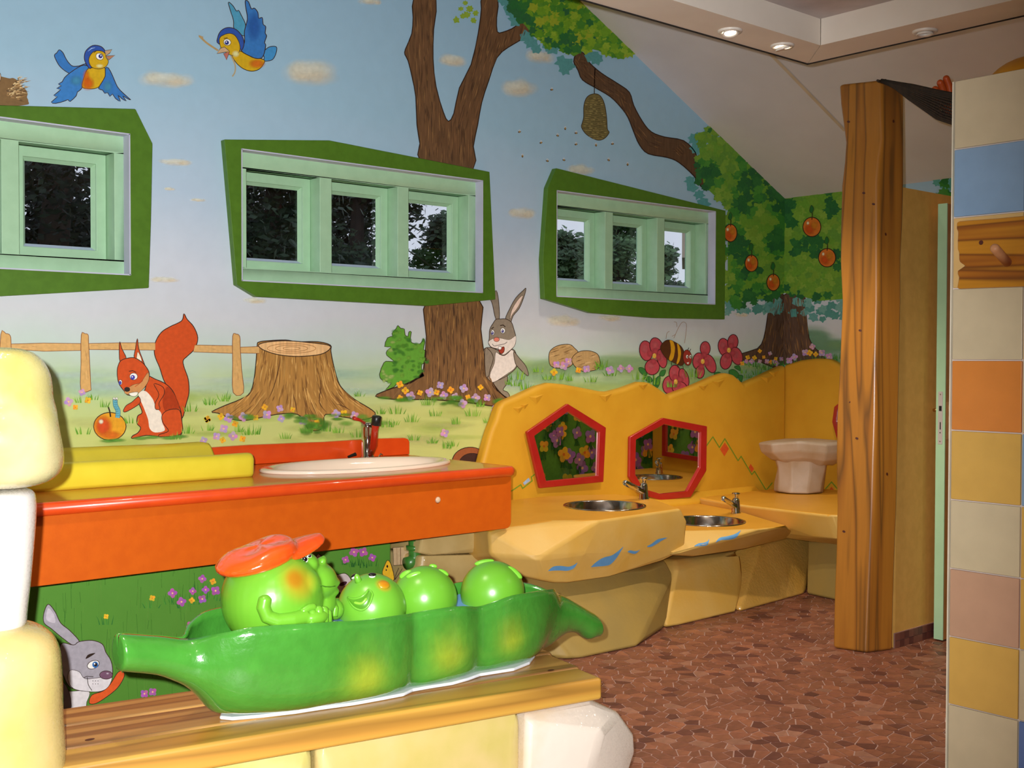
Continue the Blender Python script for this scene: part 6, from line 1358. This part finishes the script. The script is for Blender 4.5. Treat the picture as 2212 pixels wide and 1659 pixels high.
# big pea with a face
pc = oY(588, 1291, PYC); dpp = (pc-EYE).dot(FW); PX = dpp/FPX; RB = 109*PX
def at(px, py, dy=0.0):
    v = oY(px, py, PYC+dy); return v
rx90 = None
parts = [sphere(pc, RB, 40, 24)]
def ellp(px, py, rx, ry, rz_, dy=0): return sphere(at(px, py, dy), 1, 28, 16, (rx*PX, ry*PX, rz_*PX))
parts += [ellp(672, 1256, 56, 66, 48), ellp(694, 1256, 38, 52, 16), ellp(694, 1276, 36, 50, 13), ellp(680, 1302, 44, 56, 40), ellp(646, 1263, 44, 56, 42, -.055), ellp(656, 1215, 27, 46, 24, -.014), ellp(678, 1238, 34, 44, 28, -.012)]
parts += [tube([at(672, 1238, -.02), at(684, 1226, -.026), at(694, 1214, -.028), at(700, 1205, -.028), at(702, 1200, -.028)], [23*PX, 17*PX, 12*PX, 8*PX, 2*PX], 14)]
pcol = (104, 170, 44)
fig_ = empty('pea_figure', Vector((pc.x, PYC, pc.z-RB)), 'largest pea with a face and orange cap at the pod\'s stem end', 'pea figure', None)
body = remesh('pea_body', parts, pea_mat('pea_skin', []), fig_, .0045, 5)
bo = wloc(body); bvb = baked_bvh(body)
h = hit(bvb, 646, 1254); body.data.materials[0] = pea_mat('big_pea_skin', [(tuple(h[0]-bo), .072, (156, 146, 30)), (tuple(h[0]-bo+Vector((-.01, 0, .006))), .036, (164, 114, 20))], pcol)
skin = pea_mat('pea_arm_skin', [], pcol)
# arm and fist, near side
A_ = [(573, 1292), (569, 1312), (577, 1332), (600, 1341), (632, 1338), (660, 1331)]
def lift(px, py, o): 
    hh = hit(bvb, px, py); return hh[0]-ray(px, py).normalized()*o
apath = [lift(x, y, .006) for x, y in A_]
parts = [tube([apath[0]+UP*.008]+apath, [.008, .018, .019, .0195, .0195, .020, .022], 14)]
P0_ = lift(672, 1333, .010)
def hp(x, y, o): return oY(x, y, P0_.y)-ray(x, y).normalized()*o
fc = hp(678, 1332, .004)
parts.append(sphere(fc, 1, 24, 14, (35*PX, 26*PX, 19*PX)))
hand_ = remesh('arm', parts, skin, fig_, .0030, 4)
def capsule(P, r, n=14):
    P = [Vector(p) for p in P]; a = (P[0]-P[1]).normalized(); b_ = (P[-1]-P[-2]).normalized(); Q = [P[0]+a*r*.98, P[0]+a*r*.8, P[0]+a*r*.4]+P+[P[-1]+b_*r*.4, P[-1]+b_*r*.8, P[-1]+b_*r*.98]
    return tube(Q, [r*.2, r*.6, r*.92]+[r]*len(P)+[r*.92, r*.6, r*.2], n)
for (x0, y0), (x1, y1), r, o in [((675, 1326), (670, 1352), 11, .017), ((688, 1319), (688, 1355), 11, .018), ((700, 1319), (701, 1351), 10, .014), ((709, 1324), (710, 1344), 8, .006)]:
    a, c = hp(x0, y0, o), hp(x1, y1, o-.002); mid = (a+c)/2-ray((x0+x1)/2, (y0+y1)/2).normalized()*.006
    mesh_obj('finger', *capsule([a, mid, c], r*PX), skin, hand_, smooth=True)
a, c = hp(656, 1320, .012), hp(676, 1311, .014); mesh_obj('thumb', *capsule([a, (a+c)/2+UP*.003, c], 8*PX), skin, hand_, smooth=True)
# far fist peeping past the chin
parts = [sphere(at(722, 1316, -.01), 1, 20, 12, (20*PX, 26*PX, 24*PX)), tube([at(716, 1296, 0), at(730, 1306, -.02), at(731, 1326, -.03)], [10*PX, 10*PX, 9*PX], 10), tube([at(714, 1300, -.02), at(724, 1315, -.05), at(722, 1332, -.05)], [9*PX, 9*PX, 8*PX], 10)]
remesh('far_hand', parts, skin, fig_, .003, 3)
# mouth line, eyes
ml = [hit(bvb, x, y)[0] for x, y in [(692, 1264), (702, 1267), (714, 1267.5), (724, 1266)]]
mesh_obj('mouth_line', *tube(ml, [.0012, .0018, .0018, .0012], 8), mat('mouth_groove', (70, 126, 26), rough=.5), fig_, smooth=True)
for px, py, s in [(657, 1209, 1.35), (668, 1202, .8)]:
    hh = hit(bvb, px, py); n = (hh[1]*.4-ray(px, py).normalized()*.8)
    ew = mesh_obj('eye', *flat_ell(hh[0], n, .0085*s, .0075*s, .005), m_eyew, fig_, smooth=True, label='white eye')
    mesh_obj('pupil', *flat_ell(hh[0]+n.normalized()*.0035+RT*.001, n, .0055*s, .0052*s, .0035), m_eyeb, ew, smooth=True)
    mesh_obj('glint', *flat_ell(hh[0]+n.normalized()*.0068-RT*.001+UP*.0015, n, .0014, .0014, .0008), m_eyew, ew, smooth=True)
mesh_obj('nose', *capsule([at(682, 1231, -.022), at(690, 1222, -.032), at(697, 1212, -.034)], .0105), skin, fig_, smooth=True)
# cap
m_cap = mat('orange_cap_lacquer', (230, 84, 24), (222, 76, 20), rough=.2, coat=.8, scale=6, bump=.18, bscale=16)
cA, cB = at(483, 1240), at(634, 1178); cen = (cA+cB)/2; ux = (cB-cA).normalized(); uz = Vector((0, 1, 0)).cross(ux); uz = uz if uz.z > 0 else -uz; uy = Vector((0, 1, 0)); hl = (cB-cA).length/2
def capring(r, hgt, sh=0.0, ry=.096, n=26):
    return [cen+ux*(hl*r*math.cos(2*math.pi*i/n)+sh)+uy*(ry*r*math.sin(2*math.pi*i/n))+uz*(hgt+.004*math.sin(3*2*math.pi*i/n)*(1 if hgt > .01 else 0)) for i in range(n)]
parts = [loft([capring(.92, -.012, -.002), capring(1.0, -.006, -.004), capring(1.06, .004, -.006), capring(1.05, .012, -.006), capring(.98, .022, 0), capring(.91, .028, .004), capring(.82, .033, .008), capring(.70, .036, .010), capring(.5, .037, .010), capring(.25, .037, .01), capring(.02, .037, .01)])]
v0, v1, v2 = at(616, 1187), at(662, 1168), at(694, 1153)
def vring(c, w, th, dr, n=16):
    up_ = Vector((0, 1, 0)).cross(dr).normalized(); up_ = up_ if up_.z > 0 else -up_
    return [c+uy*(w*math.cos(2*math.pi*i/n))+up_*(th*math.sin(2*math.pi*i/n)-.012*abs(math.cos(2*math.pi*i/n))**2) for i in range(n)]
parts.append(loft([vring(at(602, 1190), .085, .018, v1-v0), vring(v0, .082, .020, v1-v0), vring(at(640, 1178), .074, .017, v1-v0), vring(v1, .062, .014, v2-v1), vring(at(680, 1160), .046, .010, v2-v1), vring(at(690, 1154.5), .03, .006, v2-v1), vring(v2, .014, .003, v2-v1)]))
remesh('cap', parts, m_cap, fig_, .0042, 9)['label'] = 'glossy orange flat cap with a turned up visor'

# small peas
def pea(px, py, r, label, dy=0.0):
    c = oY(px, py, PYC+dy); rr = r*(c-EYE).dot(FW)/FPX
    e = empty('pea', c-Vector((0, 0, rr)), label, 'pea', 'peas in the pod')
    return e, c, rr
e, c, r = pea(803, 1313, 74, 'small laughing pea with orange cheeks, next to the capped pea', -.005)
p1, n1 = onsph(829, 1263, c, r); p1b, n1b = onsph(742, 1268, c, r)
ob = mesh_obj('pea_body', *sphere(c, r, 48, 30), pea_mat('tmp', []), e, smooth=True); oo = wloc(ob)
ob.data.materials[0] = pea_mat('laughing_pea_skin', [(tuple(p1-oo), .030, (186, 134, 24)), (tuple(p1b-oo), .026, (176, 140, 30))], (106, 174, 48))
mesh_obj('cheek', *flat_ell(p1+n1*.0, n1, .019, .016, .006), pea_mat('cheek_blush', [(( 0, 0, .012), .030, (190, 124, 18))], (130, 178, 40)), e, smooth=True)
p2, n2 = onsph(774, 1255, c, r); mesh_obj('nose', *tube([p2-n2*.004, p2+n2*.006+UP*.002, p2+n2*.012+UP*.005, p2+n2*.016+UP*.007], [.011, .0095, .0075, .003], 12), pea_mat('nose_skin', [], (106, 174, 48)), e, smooth=True)
for px, py in [(765, 1247), (804, 1245)]:
    q, n = onsph(px, py, c, r); ey = mesh_obj('eye', *flat_ell(q, n, .0095, .0085, .004, up=UP), m_eyew, e, smooth=True, label='white eye'); mesh_obj('pupil', *flat_ell(q+n*.0025+UP*.003, n, .0118, .0090, .0042, up=UP), m_eyeb, ey, smooth=True)
up_, lo_ = smooth_poly([(752, 1291), (765, 1294), (780, 1290), (790, 1282), (795, 1274)], 4, False), smooth_poly([(752, 1292), (764, 1311), (782, 1318), (797, 1307), (805, 1285)], 4, False)
V, F = [], []
for a, b_ in zip(up_, lo_):
    for k in range(5):
        t = k/4; q, n = onsph(a[0]+(b_[0]-a[0])*t, a[1]+(b_[1]-a[1])*t, c, r); V.append(q+n*(.0005+.005*math.sin(math.pi*t)))
for i in range(len(up_)-1):
    for k in range(4): F.append((i*5+k, i*5+k+1, (i+1)*5+k+1, (i+1)*5+k))
mo = mesh_obj('mouth', V, F, m_lip, e, smooth=True)
rim = [onsph(x, y, c, r) for x, y in up_+[(802, 1278)]+lo_[::-1]]
mesh_obj('lip', *tube([q+n*.001 for q, n in rim]+[rim[0][0]], .0032, 8), pea_mat('lip_skin', [], (106, 174, 48)), e, smooth=True)
sm_ = smooth_poly([(766, 1302), (782, 1304), (793, 1293)], 4, False); tq = [onsph(x, y, c, r) for x, y in sm_]; mesh_obj('tongue_ridge', *tube([q+n*.005 for q, n in tq], [.002]+[.004]*(len(tq)-2)+[.002], 8), pea_mat('tongue_skin', [], (140, 214, 60)), e, smooth=True)
skin2 = pea_mat('plain_pea_skin', [], (104, 172, 46)); skin3 = pea_mat('pea_ear_skin', [], (120, 196, 54))
for (px, py, rad, lb), ears in [((917, 1293, 70.5, 'second pea from the pod\'s beak, seen from behind'), [(876, 1240, 15, 7, -.55), (893, 1241, 17, 5, -.35), (936, 1222, 9, 4, .2), (958, 1236, 13, 5, .6)]), ((1064, 1281, 69.5, 'pea nearest the pod\'s beak, seen from behind'), [(1046, 1214, 22, 6, -.22), (1113, 1236, 20, 6, .8)])]:
    e, c, r = pea(px, py, rad, lb); mesh_obj('pea_body', *sphere(c, r, 48, 30), skin2, e, smooth=True)
    for x, y, rx, ry, ro in ears:
        q, n = onsph(x, y, c, r); s = r/rad
        mesh_obj('ear_flap', *flat_ell(q-n*.001, n*.55-ray(x, y).normalized()*.8, rx*s, ry*s*1.2, .006, -ro, up=UP), skin3, e, smooth=True)

# ================================================================== OVER THE TILED WALL: hammock and its sleeper
m_net = mat('dark_net_cord', (44, 32, 24), (58, 42, 28), rough=.8, scale=40)
m_toe = mat('orange_sculpted_skin', (206, 92, 36), (196, 80, 30), rough=.4, scale=10)
m_yel = mat('mustard_sculpted_body', (214, 152, 30), (204, 140, 26), rough=.4, scale=8)
A0 = aD(1903, 174, 5.03); 
hm = empty('net_hammock', A0, 'dark net hammock tied to the top of the timber post', 'hammock')
def hr(x, yt, yb, d, n=28, k=.8):
    c = aD(x, (yt+yb)/2, d); h = (yb-yt)/2*d/FPX
    s = Vector((.62, -.78, 0)); s = Vector((HF.x, HF.y, 0))
    return [c+Vector((0, 0, h*math.sin(t)))+s*(h*1.4*math.cos(t)) for t in [math.pi*.5+2*math.pi*i/n for i in range(n)]]
hs = [hr(1904, 172, 176, 5.03), hr(1935, 178, 191, 4.92), hr(1968, 186, 215, 4.80), (hr(2000, 194, 236, 4.68)), hr(2030, 201, 256, 4.58), hr(2060, 207, 266, 4.48), hr(2130, 205, 290, 4.3), hr(2240, 200, 300, 4.05)]
b = MB()
for j in range(28):
    top = j in (0, 1, 27, 2, 26); b.add(tube([r_[j] for r_ in hs], [.004]*2+[.0045 if not top else .008]*(len(hs)-2), 5))
b.build('net_strands', m_net, hm, smooth=True)
b = MB()
for k in range(1, 40):
    t = k/40*(len(hs)-1); i = int(t); f = t-i; rr_ = [hs[i][j]*(1-f)+hs[min(i+1, len(hs)-1)][j]*f for j in range(28)]
    b.add(tube(rr_+[rr_[0]], .0022, 4, cap=False))
b.build('net_cross_cords', m_net, hm)
mesh_obj('tie_rope', *tube([A0+Vector((-.01, .01, .0)), A0+Vector((.03, .02, .004)), A0+Vector((.05, .01, -.002)), A0+Vector((.01, -.015, 0)), A0], .006, 8), m_net, hm)
sl = empty('hammock_sleeper', aD(2150, 262, 4.42), 'orange footed yellow figure lying in the net hammock', 'figure')
parts = [tube([aD(2030, 222, 4.66), aD(2044, 230, 4.60), aD(2064, 236, 4.52), aD(2120, 246, 4.36), aD(2200, 230, 4.2)], [.010, .022, .034, .045, .06], 16)]
TOES = []
for (x0, y0), (x1, y1), r in [((2026, 207), (2020, 186), 8), ((2040, 207), (2031, 172), 9), ((2056, 207), (2044, 163), 10)]:
    TOES.append([aD(x0, y0+14, 4.66), aD((x0+x1)/2, (y0+y1)/2, 4.65), aD(x1, y1+7, 4.64)])
remesh('foot', parts, m_toe, sl, .005, 3)['label'] = 'orange three toed foot'
for P_ in TOES: mesh_obj('toe', *capsule(P_, .0135), m_toe, sl, smooth=True)
mesh_obj('belly', *sphere(aD(2240, 190, 4.1), 1, 28, 18, (.17, .17, .112)), m_yel, sl, smooth=True, label='mustard yellow rounded belly')
